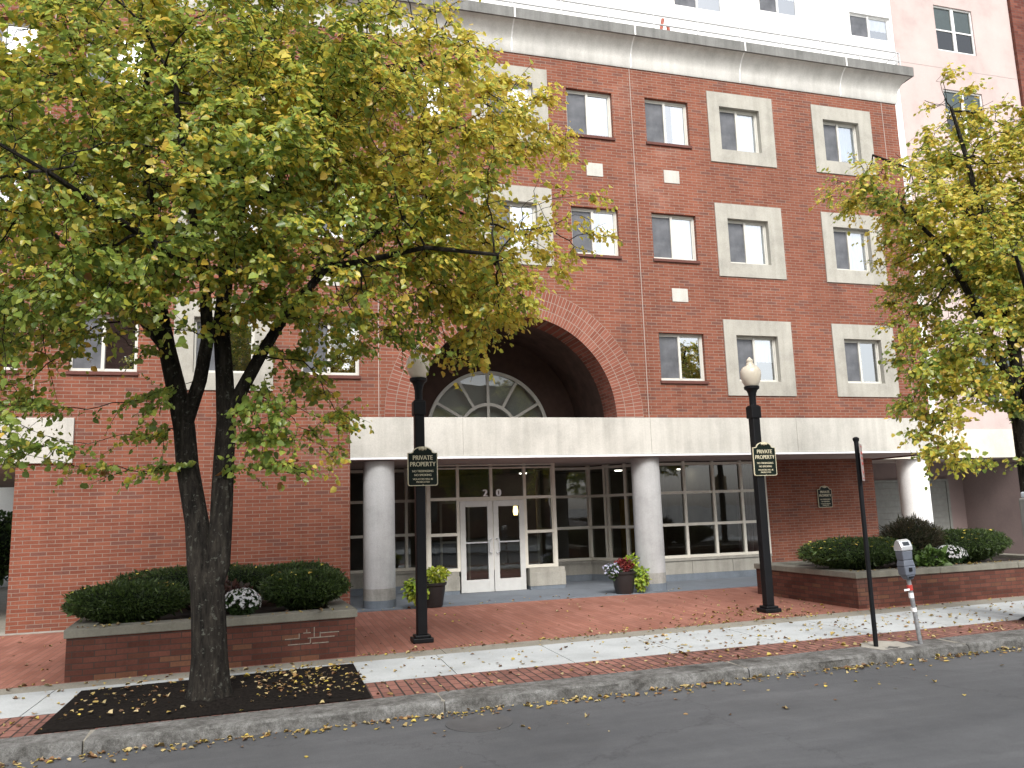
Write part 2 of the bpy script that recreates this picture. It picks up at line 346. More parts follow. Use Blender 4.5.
# ------------------------------------------------------------------ ground
FAR = 90
def line(c, s): return lambda x: c + s*x
k_front, k_back = line(8.50, 0.042), line(8.95, 0.050)
b_back, p_back, a_back = line(9.80, 0.033), line(11.17, 0.055), line(11.60, 0.060)
def sheet(lo, hi, x0, x1, z, thick=0.125):
    return MB().prism([(x0, lo(x0)), (x1, lo(x1)), (x1, hi(x1)), (x0, hi(x0))], z-thick, z, 'z')
struct(MB().box(-600, 600, -600, 900, -0.6, -0.14), 'ground', M['ground'])
struct(MB().prism([(-FAR, 0.35-FAR*0.042), (FAR, 0.35+FAR*0.042), (FAR, k_front(FAR)+0.1), (-FAR, k_front(-FAR)+0.1)], -0.3, -0.12, 'z'), 'road', M['asphalt'])
flat = lambda v: (lambda x: v)
X0, X1 = -30, 45
struct(MB().prism([(X0, k_front(X0)+0.05), (X1, k_front(X1)+0.05), (X1, 30), (X0, 30)], -0.135, -0.008, 'z'), 'pavement', M['agg'])
struct(sheet(k_back, b_back, X0, X1, 0.0, 0.02), 'brick_strip', M['strip'])
pth = MB(); xs = [X0 + 1.53*i for i in range(int((X1-X0)/1.53)+1)]
for a, b in zip(xs[:-1], xs[1:]):
    aa, bb = a+0.006, b-0.006
    pth.prism([(aa, b_back(aa)+0.01), (bb, b_back(bb)+0.01), (bb+0.02, p_back(bb)), (aa+0.02, p_back(aa))], -0.02, 0.003, 'z')
struct(pth, 'concrete_path', M['path'])
ag = MB(); xs = [X0 + 1.9*i for i in range(int((X1-X0)/1.9)+1)]
for a, b in zip(xs[:-1], xs[1:]):
    aa, bb = a+0.005, b-0.005
    ag.prism([(aa, p_back(aa)+0.008), (bb, p_back(bb)+0.008), (bb, a_back(bb)), (aa, a_back(aa))], -0.02, 0.0, 'z')
struct(ag, 'aggregate_strip', M['agg'])
struct(MB().prism([(X0, a_back(X0)+0.01), (17.5, a_back(17.5)+0.01), (17.5, 16.78), (X0, 16.78)], -0.02, -0.001, 'z'), 'brick_plaza', M['plaza'])
struct(MB().prism([(17.52, a_back(17.5)), (X1, a_back(X1)), (X1, 23), (17.52, 23)], -0.02, 0.0, 'z'), 'driveway', M['path'])
struct(MB().box(1.45, 16.4, 16.79, 26, -0.02, 0.012), 'entrance_slab', M['slab'])
struct(MB().box(-12, 1.44, 16.79, 17.3, -0.02, 0.006), 'wall_footing_strip', M['plinth'])
# granite kerb: separate stones with uneven rounded tops
kb = MB(); js = [-1.62 + 3.52*i for i in range(-8, 14)] ; js = [j+random.uniform(-.2, .2) if abs(j+1.62) > .1 else j for j in js]
for a, b in zip(js[:-1], js[1:]):
    a, b = a+0.008, b-0.008; n = 80; prof = [(0.0, -0.3), (0.0, -0.05), (0.012, -0.016), (0.05, 0.0), (0.20, 0.006), (0.40, 0.004), (1.0, 0.0), (1.0, -0.3)]
    s0 = len(kb.v); K = len(prof)
    for i in range(n+1):
        x = a + (b-a)*i/n; yf, yb = k_front(x), k_back(x)-0.005
        e = 0.012 if i in (0, n) else 0
        for q, (u, z) in enumerate(prof):
            nz_ = noise.noise((x*2.2, q*0.7, 3)) * 0.02 + noise.noise((x*9, q*1.3, 9))*0.012 + noise.noise((x*23, q*2.3, 5))*0.006
            y = yf + u*(yb-yf) + (nz_ if 0 < q < 6 else (nz_ if q == 0 else 0))
            kb.v.append((x, y, z + (nz_*0.5 if 1 <= q <= 5 else 0) - (e if 2 <= q <= 6 else 0)))
    for i in range(n):
        for q in range(K-1):
            p = s0 + i*K + q; kb.f.append((p, p+K, p+K+1, p+1))
    kb.f.append(tuple(s0+q for q in range(K))); kb.f.append(tuple(s0+n*K+q for q in range(K))[::-1])
struct(kb, 'kerb', M['granite'], smooth=True)
# opposite side of the street (seen only in the glass)
struct(MB().prism([(-FAR, -5-FAR*0.042), (FAR, -5+FAR*0.042), (FAR, 0.3+FAR*0.042), (-FAR, 0.3-FAR*0.042)], -0.3, 0.0, 'z'), 'opposite_pavement', M['path'])
# tree bed
def bed(name, x0, x1, tx, ty, top):
    b = MB(); n, mm = 60, 44
    for i in range(n+1):
        for j in range(mm+1):
            u, v = i/n, j/mm; x = x0 + (x1-x0)*u; y = (k_back(x)) + v*(top(x)-k_back(x))
            e = min(1, min(u, 1-u, v, 1-v)*9)
            d = math.hypot(x-tx, y-ty); h = 0.010 + e*(0.025 + 0.09*math.exp(-(d/0.55)**2) + 0.018*noise.noise((x*9, y*9, 1)) + 0.012*noise.noise((x*26, y*26, 4)))
            b.v.append((x, y, h))
    for i in range(n):
        for j in range(mm): p = i*(mm+1)+j; b.f.append((p, p+mm+1, p+mm+2, p+1))
    return tag(b.build(name, M['mulch']), kind='structure')
bed('mulch_bed', -2.12, 1.02, -0.62, 9.38, line(11.02, 0.094))
bed('mulch_bed', 11.05, 12.6, 11.42, 9.9, b_back)

# ------------------------------------------------------------------ brick building
bb = thing('brick_building', (5.22, 17, 0), 'red brick apartment block with pale stone band, big arch and glazed entrance numbered 20', 'building')
XC = 5.22; ZS = 3.95; RI, RO = 2.33, 3.0
XL, XR, ZT = -16.0, 16.42, 12.74
ROWZ = [(4.83, 5.99), (7.82, 8.99), (10.82, 12.0)]
plainwin, framed = [], []          # (x0, x1, z0, z1, row)
for r, (z0, z1) in enumerate(ROWZ):
    colsp = [(8.74, 9.94), (0.50, 1.70), (-3.83, -2.62), (-5.90, -4.69)]
    if r: colsp += [(6.65, 7.85), (2.59, 3.79)]
    for a, b in colsp: plainwin.append((a, b, z0, z1, r))
    fr_ = [(10.82, 12.0), (13.95, 15.1), (-1.60, -0.42), (-8.9, -7.72), (-12, -10.82)]
    if r: fr_.append((4.65, 5.80))
    for a, b in fr_: framed.append((a, b, z0, z1, r))
holes = [(a, b, z0, z1) for a, b, z0, z1, r in plainwin + framed]
ARCH = (XC-RO, XC+RO, ZS, ZS+RO)
wall = MB()
def grid_wall(mb, x0, x1, z0, z1, y, holes):
    xs = sorted({x0, x1} | {h[k] for h in holes for k in (0, 1) if x0 < h[k] < x1}); zs = sorted({z0, z1} | {h[k] for h in holes for k in (2, 3) if z0 < h[k] < z1})
    for i in range(len(xs)-1):
        for j in range(len(zs)-1):
            cx, cz = (xs[i]+xs[i+1])/2, (zs[j]+zs[j+1])/2
            if any(h[0] < cx < h[1] and h[2] < cz < h[3] for h in holes): continue
            mb.quad((xs[i], y, zs[j]), (xs[i+1], y, zs[j]), (xs[i+1], y, zs[j+1]), (xs[i], y, zs[j+1]))
def reveal(mb, x0, x1, z0, z1, y0, y1):
    mb.quad((x0,y0,z0),(x0,y0,z1),(x0,y1,z1),(x0,y1,z0)); mb.quad((x1,y0,z0),(x1,y1,z0),(x1,y1,z1),(x1,y0,z1))
    mb.quad((x0,y0,z1),(x1,y0,z1),(x1,y1,z1),(x0,y1,z1)); mb.quad((x0,y0,z0),(x0,y1,z0),(x1,y1,z0),(x1,y0,z0))
grid_wall(wall, XL, XR, ZS, ZT, 17.0, holes + [ARCH])
for h in holes: reveal(wall, *h, 17.0, 17.24)
# brick between arch ring and its bounding rectangle
N = 64
def arc(r, i): a = math.pi*i/N; return (XC - r*math.cos(a), ZS + r*math.sin(a))
def rect_pt(i):
    a = math.pi*i/N; c, s = -math.cos(a), math.sin(a); k = RO/max(abs(c), s); return (XC + c*k, ZS + s*k)
for i in range(N):
    p, q = arc(RO, i), arc(RO, i+1); P, Q = rect_pt(i), rect_pt(i+1)
    if (P[0]-Q[0])**2 + (P[1]-Q[1])**2 > 1e-12: wall.quad((p[0],17,p[1]), (q[0],17,q[1]), (Q[0],17,Q[1]), (P[0],17,P[1]))
# ground-floor brick to the left of the entrance, with its jambs, and the east return
wall.quad((-4.62,17,0),(1.5,17,0),(1.5,17,ZS),(-4.62,17,ZS))
wall.quad((1.5,17,0),(1.5,19.1,0),(1.5,19.1,3.1),(1.5,17,3.1)); wall.quad((-4.62,17,0),(-4.62,17,ZS),(-4.62,24,ZS),(-4.62,24,0))
wall.quad((XR,17,3.0),(XR,20.0,3.0),(XR,20.0,ZT),(XR,17,ZT))
wall.build('wall', M['brick'], bb)
pier = MB().quad((12.72,19.1,0),(16.25,19.1,0),(16.25,19.1,3.08),(12.72,19.1,3.08)).quad((16.25,19.1,0),(16.25,23,0),(16.25,23,3.08),(16.25,19.1,3.08))
pier.build('ground_floor_wall', M['brick'], bb)
# arch ring, 3 mm proud of the wall
ring = MB(); uv = []
for i in range(N+1):
    a = math.pi*i/N
    for r in (RI, RO):
        p = (XC - r*math.cos(a), ZS + r*math.sin(a)); ring.v.append((p[0], 16.994, p[1])); uv.append((r-RI, a*2.66))
for i in range(N): ring.f.append((2*i, 2*i+2, 2*i+3, 2*i+1))
ring.build('arch_ring', M['brick_arch'], bb, uv=uv)
vault = MB()
for i in range(N):
    p, q = arc(RI, i), arc(RI, i+1); vault.quad((p[0],16.994,p[1]), (q[0],16.994,q[1]), (q[0],17.75,q[1]), (p[0],17.75,p[1]))
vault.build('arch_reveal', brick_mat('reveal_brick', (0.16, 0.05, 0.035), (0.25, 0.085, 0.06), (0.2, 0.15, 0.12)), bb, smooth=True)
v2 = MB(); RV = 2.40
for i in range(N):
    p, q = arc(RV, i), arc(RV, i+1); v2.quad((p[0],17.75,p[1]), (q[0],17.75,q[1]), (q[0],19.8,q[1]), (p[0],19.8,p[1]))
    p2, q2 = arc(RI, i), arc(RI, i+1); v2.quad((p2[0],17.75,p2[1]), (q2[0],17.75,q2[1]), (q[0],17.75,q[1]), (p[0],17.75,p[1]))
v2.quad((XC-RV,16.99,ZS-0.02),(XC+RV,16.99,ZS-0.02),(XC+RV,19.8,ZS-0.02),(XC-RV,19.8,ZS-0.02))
v2.build('arch_vault', plain('shade_dark_vault', (0.075, 0.046, 0.037), 0.85, scale=3, var=0.3), bb, smooth=True)  # vault brick darkened in colour to carry the shade of the deep arch
# back of the arch with the fanlight
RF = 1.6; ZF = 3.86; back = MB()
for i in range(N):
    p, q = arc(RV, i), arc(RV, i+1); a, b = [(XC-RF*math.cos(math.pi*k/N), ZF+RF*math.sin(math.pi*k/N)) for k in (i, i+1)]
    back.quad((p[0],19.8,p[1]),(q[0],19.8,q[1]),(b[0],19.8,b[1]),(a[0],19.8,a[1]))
back.build('arch_back_wall', plain('shade_dark_tympanum', (0.075, 0.045, 0.036), 0.9), bb)  # back wall colour holds the same painted arch shade
fan = MB()
def ring_bar(mb, r0, r1, y0, y1):
    for i in range(N):
        c = [(XC-r*math.cos(math.pi*k/N), ZF+r*math.sin(math.pi*k/N)) for r in (r0, r1) for k in (i, i+1)]
        for y, flip in ((y0, 0), (y1, 1)): mb.quad(*[(c[k][0], y, c[k][1]) for k in ((0,2,3,1) if flip else (0,1,3,2))])
        mb.quad(*[(c[k][0], yy, c[k][1]) for k, yy in ((0,y0),(0,y1),(1,y1),(1,y0))]); mb.quad(*[(c[k][0], yy, c[k][1]) for k, yy in ((2,y0),(3,y0),(3,y1),(2,y1))])
ring_bar(fan, RF-0.075, RF+0.01, 19.72, 19.82); ring_bar(fan, 0.70, 0.78, 19.73, 19.81)
for k in range(1, 6):
    a = math.pi*k/6; c, s = math.cos(a), math.sin(a); r0 = 0.77 if k != 3 else 0.0
    w = 0.035; pts = [(XC+c*r0-s*w, ZF+s*r0+c*w), (XC+c*r0+s*w, ZF+s*r0-c*w), (XC+c*(RF-.06)+s*w, ZF+s*(RF-.06)-c*w), (XC+c*(RF-.06)-s*w, ZF+s*(RF-.06)+c*w)]
    fan.prism(pts, 19.735, 19.805, 'y')
fan.box(XC-RF, XC+RF, 19.725, 19.815, ZF-0.04, ZF+0.10)
fo = fan.build('fanlight', M['frame'], bb)
fp = MB(); 
for i in range(N):
    a, b = [(XC-(RF-.03)*math.cos(math.pi*k/N), ZF+(RF-.03)*math.sin(math.pi*k/N)) for k in (i, i+1)]; fp.quad((XC,19.77,ZF),(a[0],19.77,a[1]),(b[0],19.77,b[1]))
fp.build('pane', M['glass_shop'], fo)
MB().box(XC-1.9, XC+1.9, 21.2, 21.3, 3.2, 6.0).build('lobby_upper_wall', M['dark_in'], bb)
# stone band (beam), soffit, flashing
band = MB(); pr = [(0.05, 3.10), (0.05, ZS), (-0.2, ZS+0.001), (-0.6, 3.10)]
band.box(1.5, XR+0.05, 16.95, 17.6, 3.10, ZS-0.01); band.box(XR-0.55, XR+0.05, 17.61, 20.0, 3.10, ZS-0.01)
band.build('stone_band', M['limestone'], bb, bevel=0.008)
b2 = MB().box(XL, -3.67, 16.95, 17.5, 3.06, 3.92); b2.build('stone_band', M['limestone'], bb, bevel=0.008)
fl = MB().box(1.5, XR+0.06, 16.93, 16.975, 3.05, 3.095); fl.build('drip_flashing', M['white'], bb)
for x in (3.9, 8.36, 12.3): MB().box(x-0.005, x+0.005, 16.946, 16.952, 3.12, 3.93).build('band_joint', M['plinth'], bb)
MB().box(1.52, XR-0.02, 17.0, 20.7, 3.04, 3.085).build('soffit', M['soffit'], bb)
MB().box(XL, -4.64, 17.02, 26, 3.0, 3.05).build('soffit', M['soffit'], bb)
# cornice, mitred round the east corner
cor = MB(); prof = [(0.02, 12.72), (0.045, 12.76), (0.05, 12.95), (0.075, 13.08), (0.13, 13.20), (0.21, 13.31), (0.30, 13.385), (0.335, 13.40)]
def loft(mb, prof):
    n0 = len(mb.v)
    for o, z in prof: mb.v += [(XL, 17-o, z), (XR+o, 17-o, z), (XR+o, 21.5, z)]
    for i in range(len(prof)-1):
        for k in (0, 1): p = n0+i*3+k; mb.f.append((p, p+1, p+4, p+3))
loft(cor, prof); cor.build('cornice', M['cornice'], bb, smooth=True)
fas = MB(); loft(fas, [(0.335, 13.401), (0.385, 13.402), (0.39, 13.66), (0.30, 13.69), (-0.6, 13.69)]); fas.build('fascia', M['fascia'], bb)
for x in [5.3+3.1*k for k in range(-6, 4)]:
    cj = MB()
    for (o, z), (o2, z2) in zip(prof[:-1], prof[1:]): cj.quad((x-0.018, 17-o-0.004, z), (x+0.018, 17-o-0.004, z), (x+0.018, 17-o2-0.004, z2), (x-0.018, 17-o2-0.004, z2))
    cj.box(x-0.02, x+0.02, 16.604, 16.612, 13.405, 13.67)
    cj.build('cornice_joint', M['whitecaulk'], bb)
MB().box(XL, XR, 17.3, 20, 13.40, 13.6).build('roof', M['plinth'], bb)
for x in (8.36, 2.10, -4.4, 15.94): MB().box(x-0.007, x+0.007, 16.99, 17.001, ZS+0.0, 12.72).build('wall_joint', M['joint'], bb)
ab_ = [(7.3, 9.95), (9.35, 9.95), (9.37, 6.93), (3.14, 9.95), (1.09, 9.95), (1.07, 6.93)]
for x, z in ab_: MB().box(x-0.21, x+0.21, 16.985, 17.01, z-0.165, z+0.165).build('accent_block', M['limestone'], bb)
rl = MB()
for z in (14.02, 14.27): rl.tube([(XL, 16.95, z), (XR+0.28, 16.95, z), (XR+0.28, 19.9, z)], 0.022, 8)
for k in range(-24, 14): rl.tube([(0.35+1.25*k, 16.95, 13.68), (0.35+1.25*k, 16.95, 14.28)], 0.022, 8)
for y in (16.95, 18.4, 19.8): rl.tube([(XR+0.28, y, 13.68), (XR+0.28, y, 14.28)], 0.022, 8)
rl.build('roof_railing', M['rail'], bb, smooth=True)
MB().tube([(10.0, 18.9, 13.7), (10.45, 18.9, 15.6)], 0.05, 8).tube([(10.6, 18.9, 13.7), (10.6, 18.9, 15.4)], 0.05, 8).tube([(10.0, 18.9, 13.9), (10.6, 18.9, 14.6)], 0.04, 8).build('roof_ladder', plain('red_primer', (0.30, 0.08, 0.05)), bb)

# windows
WINMESH = {}
def win_meshes(w, h, kind, fm):
    key = (round(w, 2), round(h, 2), kind, fm)
    if key in WINMESH: return WINMESH[key]
    f = MB(); t = 0.045; mx = w*0.47
    f.box(0, w, 0, 0.09, 0, t); f.box(0, w, 0, 0.09, h-t, h); f.box(0, t, 0.001, 0.09, t, h-t); f.box(w-t, w, 0.001, 0.09, t, h-t)
    f.box(mx-0.025, mx+0.035, -0.006, 0.08, t, h-t); f.box(t, mx-0.025, 0.012, 0.05, t, t+0.03); f.box(t, mx-0.025, 0.012, 0.05, h-t-0.03, h-t)
    f.box(w-t-0.028, w-t, 0.02, 0.06, t, h-t); f.box(mx+0.035, w-t-0.028, 0.02, 0.06, t, t+0.03); f.box(mx+0.035, w-t-0.028, 0.02, 0.06, h-t-0.03, h-t)
    p = MB().quad((mx, 0.045, t), (w-t, 0.045, t), (w-t, 0.045, h-t), (mx, 0.045, h-t)); p.quad((t, 0.06, t), (mx, 0.06, t), (mx, 0.06, h-t), (t, 0.06, h-t))
    s = MB().quad((t, 0.03, t), (mx-0.02, 0.03, t), (mx-0.02, 0.03, h-t), (t, 0.03, h-t))
    c = MB(); 
    z0 = {'half': h*0.45, 'shade': h*0.12}.get(kind, 0.0)
    x0 = 0 if kind == 'wide' else (mx+0.2*w if kind == 'part' else mx)
    n = 16
    for i in range(n):
        a, b = x0 + (w-x0)*i/n, x0 + (w-x0)*(i+1)/n
        c.quad((a, 0.075+0.012*math.sin(i*1.9), z0), (b, 0.075+0.012*math.sin((i+1)*1.9), z0), (b, 0.075+0.012*math.sin((i+1)*1.9), h), (a, 0.075+0.012*math.sin(i*1.9), h))
    r = [f, p, s, c if kind != 'none' else None]
    WINMESH[key] = r; return r
WOBJ = {}
def put_window(x0, x1, z0, z1, y, kind, parent, fm='frame', sill=True):
    w, h = x1-x0, z1-z0; key = (round(w, 2), round(h, 2), kind, fm, sill)
    if key in WOBJ:
        o = WOBJ[key].copy(); col.objects.link(o); o.parent = parent
        for ch in WOBJ[key].children: c = ch.copy(); col.objects.link(c); c.parent = o
    else:
        f, p, s, c = win_meshes(w, h, kind, fm)
        o = f.build('window', M[fm], parent, local=True); p.build('pane', M['glass'], o, local=True); s.build('insect_screen', M['screen'], o, local=True)
        if c: c.build('curtain', M['shade' if kind == 'shade' else 'curtain'], o, local=True)
        if sill: MB().box(-0.03, w+0.03, -0.145, 0.0, -0.075, -0.004).build('sill', M['sill'], o, local=True, bevel=0.006)
        WOBJ[key] = o
    o.location = Vector((x0, y, z0)) - WL[parent]
    return o
kinds = {(8.74, 0): 'none', (10.82, 0): 'half', (13.95, 0): 'none', (-3.83, 0): 'none', (-5.9, 0): 'none', (0.5, 0): 'half', (-1.6, 0): 'none', (6.65, 2): 'shade', (8.74, 2): 'part', (6.65, 1): 'part', (13.95, 2): 'shade', (4.65, 1): 'shade', (10.82, 1): 'full'}
for a, b, z0, z1, r in plainwin: put_window(a, b, z0, z1, 17.10, kinds.get((a, r), 'full'), bb)
for a, b, z0, z1, r in framed:
    put_window(a, b, z0, z1, 17.10, kinds.get((a, r), 'full'), bb, sill=False)
    s = MB(); e = 0.33; gx = 0.37 if abs(a-13.95) > .1 else 0.355
    xs0, xs1 = a-e, b+(0.41 if a > 10 else 0.37)
    if a < 10: xs0, xs1 = a-0.37, b+0.37
    zs0, zs1 = z0-0.35, z1+0.38
    for (p, q, u, v) in ((xs0, a, zs0, zs1), (b, xs1, zs0, zs1), (a, b, zs0, z0), (a, b, z1, zs1)): s.box(p+(-0.006 if p == b else 0.0015), q+(0.006 if q == a else -0.0015), 16.972, 17.098, u+(-0.006 if u == z1 else 0.0015), v+(0.006 if v == z0 else -0.0015))
    s.build('window_surround', M['surround'], bb, bevel=0.005)
# dark inside of the upper floors
ins = MB().quad((XL,17.9,4.0),(XC-RO-.3,17.9,4.0),(XC-RO-.3,17.9,7.2),(XL,17.9,7.2)).quad((XC+RO+.2,17.9,4.0),(XR,17.9,4.0),(XR,17.9,7.2),(XC+RO+.2,17.9,7.2)).quad((XL,17.9,7.2),(XR,17.9,7.2),(XR,17.9,12.7),(XL,17.9,12.7))
for z in (4.2, 7.1, 10.1, 12.7): ins.quad((XL,17.25,z),(XR,17.25,z),(XR,17.9,z),(XL,17.9,z)) if z != 4.2 else None
ins.build('interior_wall', M['dark_in'], bb)
# columns
for x in (2.14, 8.38):
    c = MB().lathe([(0.335, 0.40), (0.332, 1.6), (0.330, 3.03)], 40, (x, 17.40, 0)).build('column', M['columnc'], bb, smooth=True)
    MB().lathe([(0.335, 0.165), (0.337, 0.401)], 40, (x, 17.40, 0), cap=False).build('stained_collar', M['column_base'], c, smooth=True)
    MB().lathe([(0.343, 0.012), (0.343, 0.165)], 40, (x, 17.40, 0)).build('painted_base', M['blue_base'], c, smooth=True)

# storefront
def storefront(p0, p1, mull, bars, plinth=0.5, name='storefront', skip=None, base=True, top=3.04):
    """p0,p1: plan points; mull: fractions in metres along; bars: heights"""
    p0, p1 = Vector((*p0, 0)), Vector((*p1, 0)); d = (p1-p0); Lg = d.length; d.normalize(); nrm = Vector((d.y, -d.x, 0))
    def bx(mb, a, b, o0, o1, z0, z1):
        q = [p0+d*a+nrm*o0, p0+d*b+nrm*o0, p0+d*b+nrm*o1, p0+d*a+nrm*o1]; mb.prism([(v.x, v.y) for v in q], z0, z1, 'z')
    f = MB(); w = 0.036
    ms = [0.0] + list(mull) + [Lg]
    for a in ms: bx(f, a-w, a+w, -0.06, 0.06, plinth, top)
    for i in range(len(ms)-1):
        for z in bars:
            if skip and skip(ms[i], ms[i+1], z): continue
            bx(f, ms[i]+w, ms[i+1]-w, -0.055, 0.055, z-0.035, z+0.035)
    o = f.build(name, M['shop_frame'], bb)
    g = MB()
    for i in range(len(ms)-1):
        z0 = plinth
        if skip and skip(ms[i], ms[i+1], 0.6): z0 = 2.2
        a, b = p0+d*ms[i], p0+d*ms[i+1]; g.quad((a.x,a.y,z0),(b.x,b.y,z0),(b.x,b.y,top),(a.x,a.y,top))
    g.build('pane', M['glass_shop'], o)
    if base:
        s, u = MB(), MB()
        n = max(1, round(Lg/1.15))
        for i in range(n): bx(s, Lg*i/n+0.006, Lg*(i+1)/n-0.006, -0.1, 0.10, 0.17, plinth)
        bx(s, 0, Lg, 0.085, 0.13, plinth-0.06, plinth-0.005)
        bx(u, 0, Lg, -0.1, 0.14, 0.012, 0.168)
        s.build('plinth', M['plinth'], o); u.build('painted_base', M['blue_base'], o)
    return o
YV = 19.1
sk = lambda a, b, z: (a > 0.6 and b < 2.5 and z < 2.1)
vest = storefront((3.5, YV), (6.65, YV), [0.72, 1.55, 2.40], [3.0, 2.965, 2.22, 1.385, 0.56], 0.52, skip=sk, base=False)
for x0, x1 in ((3.46, 4.20), (5.92, 6.83)):
    MB().box(x0, x1, 18.90, 19.2, 0.10, 0.42).box(x0+0.01, x1-0.01, 18.93, 19.2, 0.42, 0.52).build('plinth', M['plinth'], vest)
    MB().box(x0+0.01, x1-0.01, 18.91, 19.2, 0.012, 0.098).build('painted_base', M['blue_base'], vest)
storefront((6.65, YV), (6.75, 20.6), [], [2.97, 2.22, 1.39], 0.52, base=False)
storefront((6.76, 20.6), (8.2, 20.6), [], [2.97, 2.22, 1.39, 0.56], 0.52)
storefront((8.2, 20.6), (9.15, 19.14), [0.55, 0.65, 1.2], [2.97, 2.22, 1.39, 0.56], 0.52)
storefront((9.15, YV), (12.68, YV), [0.36, 1.12, 1.97, 2.81], [2.97, 2.23, 1.41, 0.60], 0.56)
storefront((1.55, 20.2), (3.5, 20.2), [0.95, 1.6], [2.97, 2.22, 1.39, 0.56], 0.52)
storefront((3.5, 20.2), (3.5, YV), [], [2.97, 2.22, 1.39, 0.56], 0.52, base=False)
# entrance doors
for k, (x0, x1) in enumerate(((4.26, 5.062), (5.078, 5.86))):
    d = MB(); y0, y1 = 19.02, 19.075; s = 0.13
    d.box(x0, x0+s, y0, y1, 0.02, 2.16); d.box(x1-s, x1, y0, y1, 0.02, 2.16); d.box(x0+s, x1-s, y0+.001, y1, 0.02, 0.31); d.box(x0+s, x1-s, y0+.001, y1, 2.02, 2.16)
    do = d.build('entrance_door', M['door_frame'], bb, bevel=0.004)
    MB().quad((x0+s,19.05,0.31),(x1-s,19.05,0.31),(x1-s,19.05,2.02),(x0+s,19.05,2.02)).build('pane', M['glass_shop'], do)
    hx = x1-0.065 if k == 0 else x0+0.065; sg = -1 if k == 0 else 1
    MB().tube([(hx, 19.02, 0.93), (hx, 18.95, 0.93), (hx+sg*0.05, 18.94, 0.95), (hx+sg*0.05, 18.94, 1.24), (hx, 18.95, 1.26), (hx, 19.02, 1.26)], 0.014, 8).build('handle', M['meter_silver'], do, smooth=True)
    MB().box(x0+s, x1-s, 19.02, 19.045, 1.16, 1.19).build('push_bar', M['meter_silver'], do)
MB().box(4.2+0.035, 5.9-0.035, 19.03, 19.10, 2.165, 2.20).build('door_header', M['shop_frame'], bb)
def text_mesh(s, size, extrude=0.003):
    cu = bpy.data.curves.new('t', 'FONT'); cu.body = s; cu.size = size; cu.align_x = 'CENTER'; cu.extrude = extrude
    ob = bpy.data.objects.new('t', cu); col.objects.link(ob); dg = bpy.context.evaluated_depsgraph_get(); dg.update()
    me = bpy.data.meshes.new_from_object(ob.evaluated_get(dg)); bpy.data.objects.remove(ob); return me
def text_into(mb, s, size, x, z, y, sx=1.0, bold=0.0):
    me = text_mesh(s, size, 0.002); 
    for ci, dx in enumerate((0, bold, -bold) if bold else (0,)):
        n = len(mb.v); mb.v += [(x + v.co.x*sx + dx, y - v.co.z - 0.0007*ci, z + v.co.y) for v in me.vertices]; mb.f += [tuple(n+i for i in p.vertices) for p in me.polygons]
    bpy.data.meshes.remove(me)
num = MB(); text_into(num, '2', 0.235, 4.885, 2.266, 18.99, 1.0, 0.016); text_into(num, '0', 0.235, 5.22, 2.266, 18.988, 1.0, 0.016); num.build('house_number', M['white'], bb)
# lobby behind the glass
rm = MB(); rm.quad((1.52,25,0),(12.7,25,0),(12.7,25,3.04),(1.52,25,3.04)); rm.quad((1.52,19.4,0),(1.52,25,0),(1.52,25,3.04),(1.52,19.4,3.04)); rm.quad((12.7,19.2,0),(12.7,25,0),(12.7,25,3.04),(12.7,19.2,3.04))
rm.build('interior_wall', M['inwall'], bb)
MB().box(1.52, 12.7, 20.7, 25.0, 3.04, 3.1).build('ceiling', M['inwall'], bb)
MB().box(4.2, 4.26, 21.2, 21.25, 0.02, 2.2).box(4.95, 5.01, 21.2, 21.25, 0.02, 2.2).box(5.7, 5.76, 21.2, 21.25, 0.02, 2.2).box(4.26, 5.7, 21.2, 21.25, 1.1, 1.15).box(4.26, 5.7, 21.2, 21.25, 2.13, 2.2).build('inner_door', M['shop_frame'], bb)
MB().box(11.0, 11.5, 24.85, 24.95, 0.02, 2.15).build('interior_door', M['yellow_door'], bb)
MB().box(4.3, 5.1, 22.5, 23.0, 0.02, 1.0).box(4.25, 5.15, 22.45, 23.05, 1.0, 1.05).build('lobby_desk', M['dark_in'], bb)
for x, y in ((10.3, 23.3), (12.35, 23.1), (7.4, 24.0)): MB().lathe([(0.11, 0), (0.12, 0.03)], 20, (x, y, 3.01)).build('ceiling_light', M['light'], bb)
MB().lathe([(0.05, 0), (0.07, 0.1), (0.05, 0.24)], 16, (6.2, 20.9, 1.78)).build('wall_lamp', M['warm'], bb, smooth=True)
dr = MB()
for i in range(26):
    x = 11.95 + i*0.028; y = 19.35 + 0.03*math.sin(i*1.7); dr.quad((x, y, 0.6), (x+0.028, 19.35+0.03*math.sin((i+1)*1.7), 0.6), (x+0.028, 19.35+0.03*math.sin((i+1)*1.7), 3.0), (x, y, 3.0))
dr.build('curtain', M['drape'], bb, smooth=True)
# floodlight in the arch
MB().box(3.02, 3.30, 19.55, 19.75, 4.62, 4.80).tube([(3.1, 19.78, 4.5), (3.15, 19.65, 4.65)], 0.03, 8).build('flood_lamp', M['meter_silver'], bb, bevel=0.02)

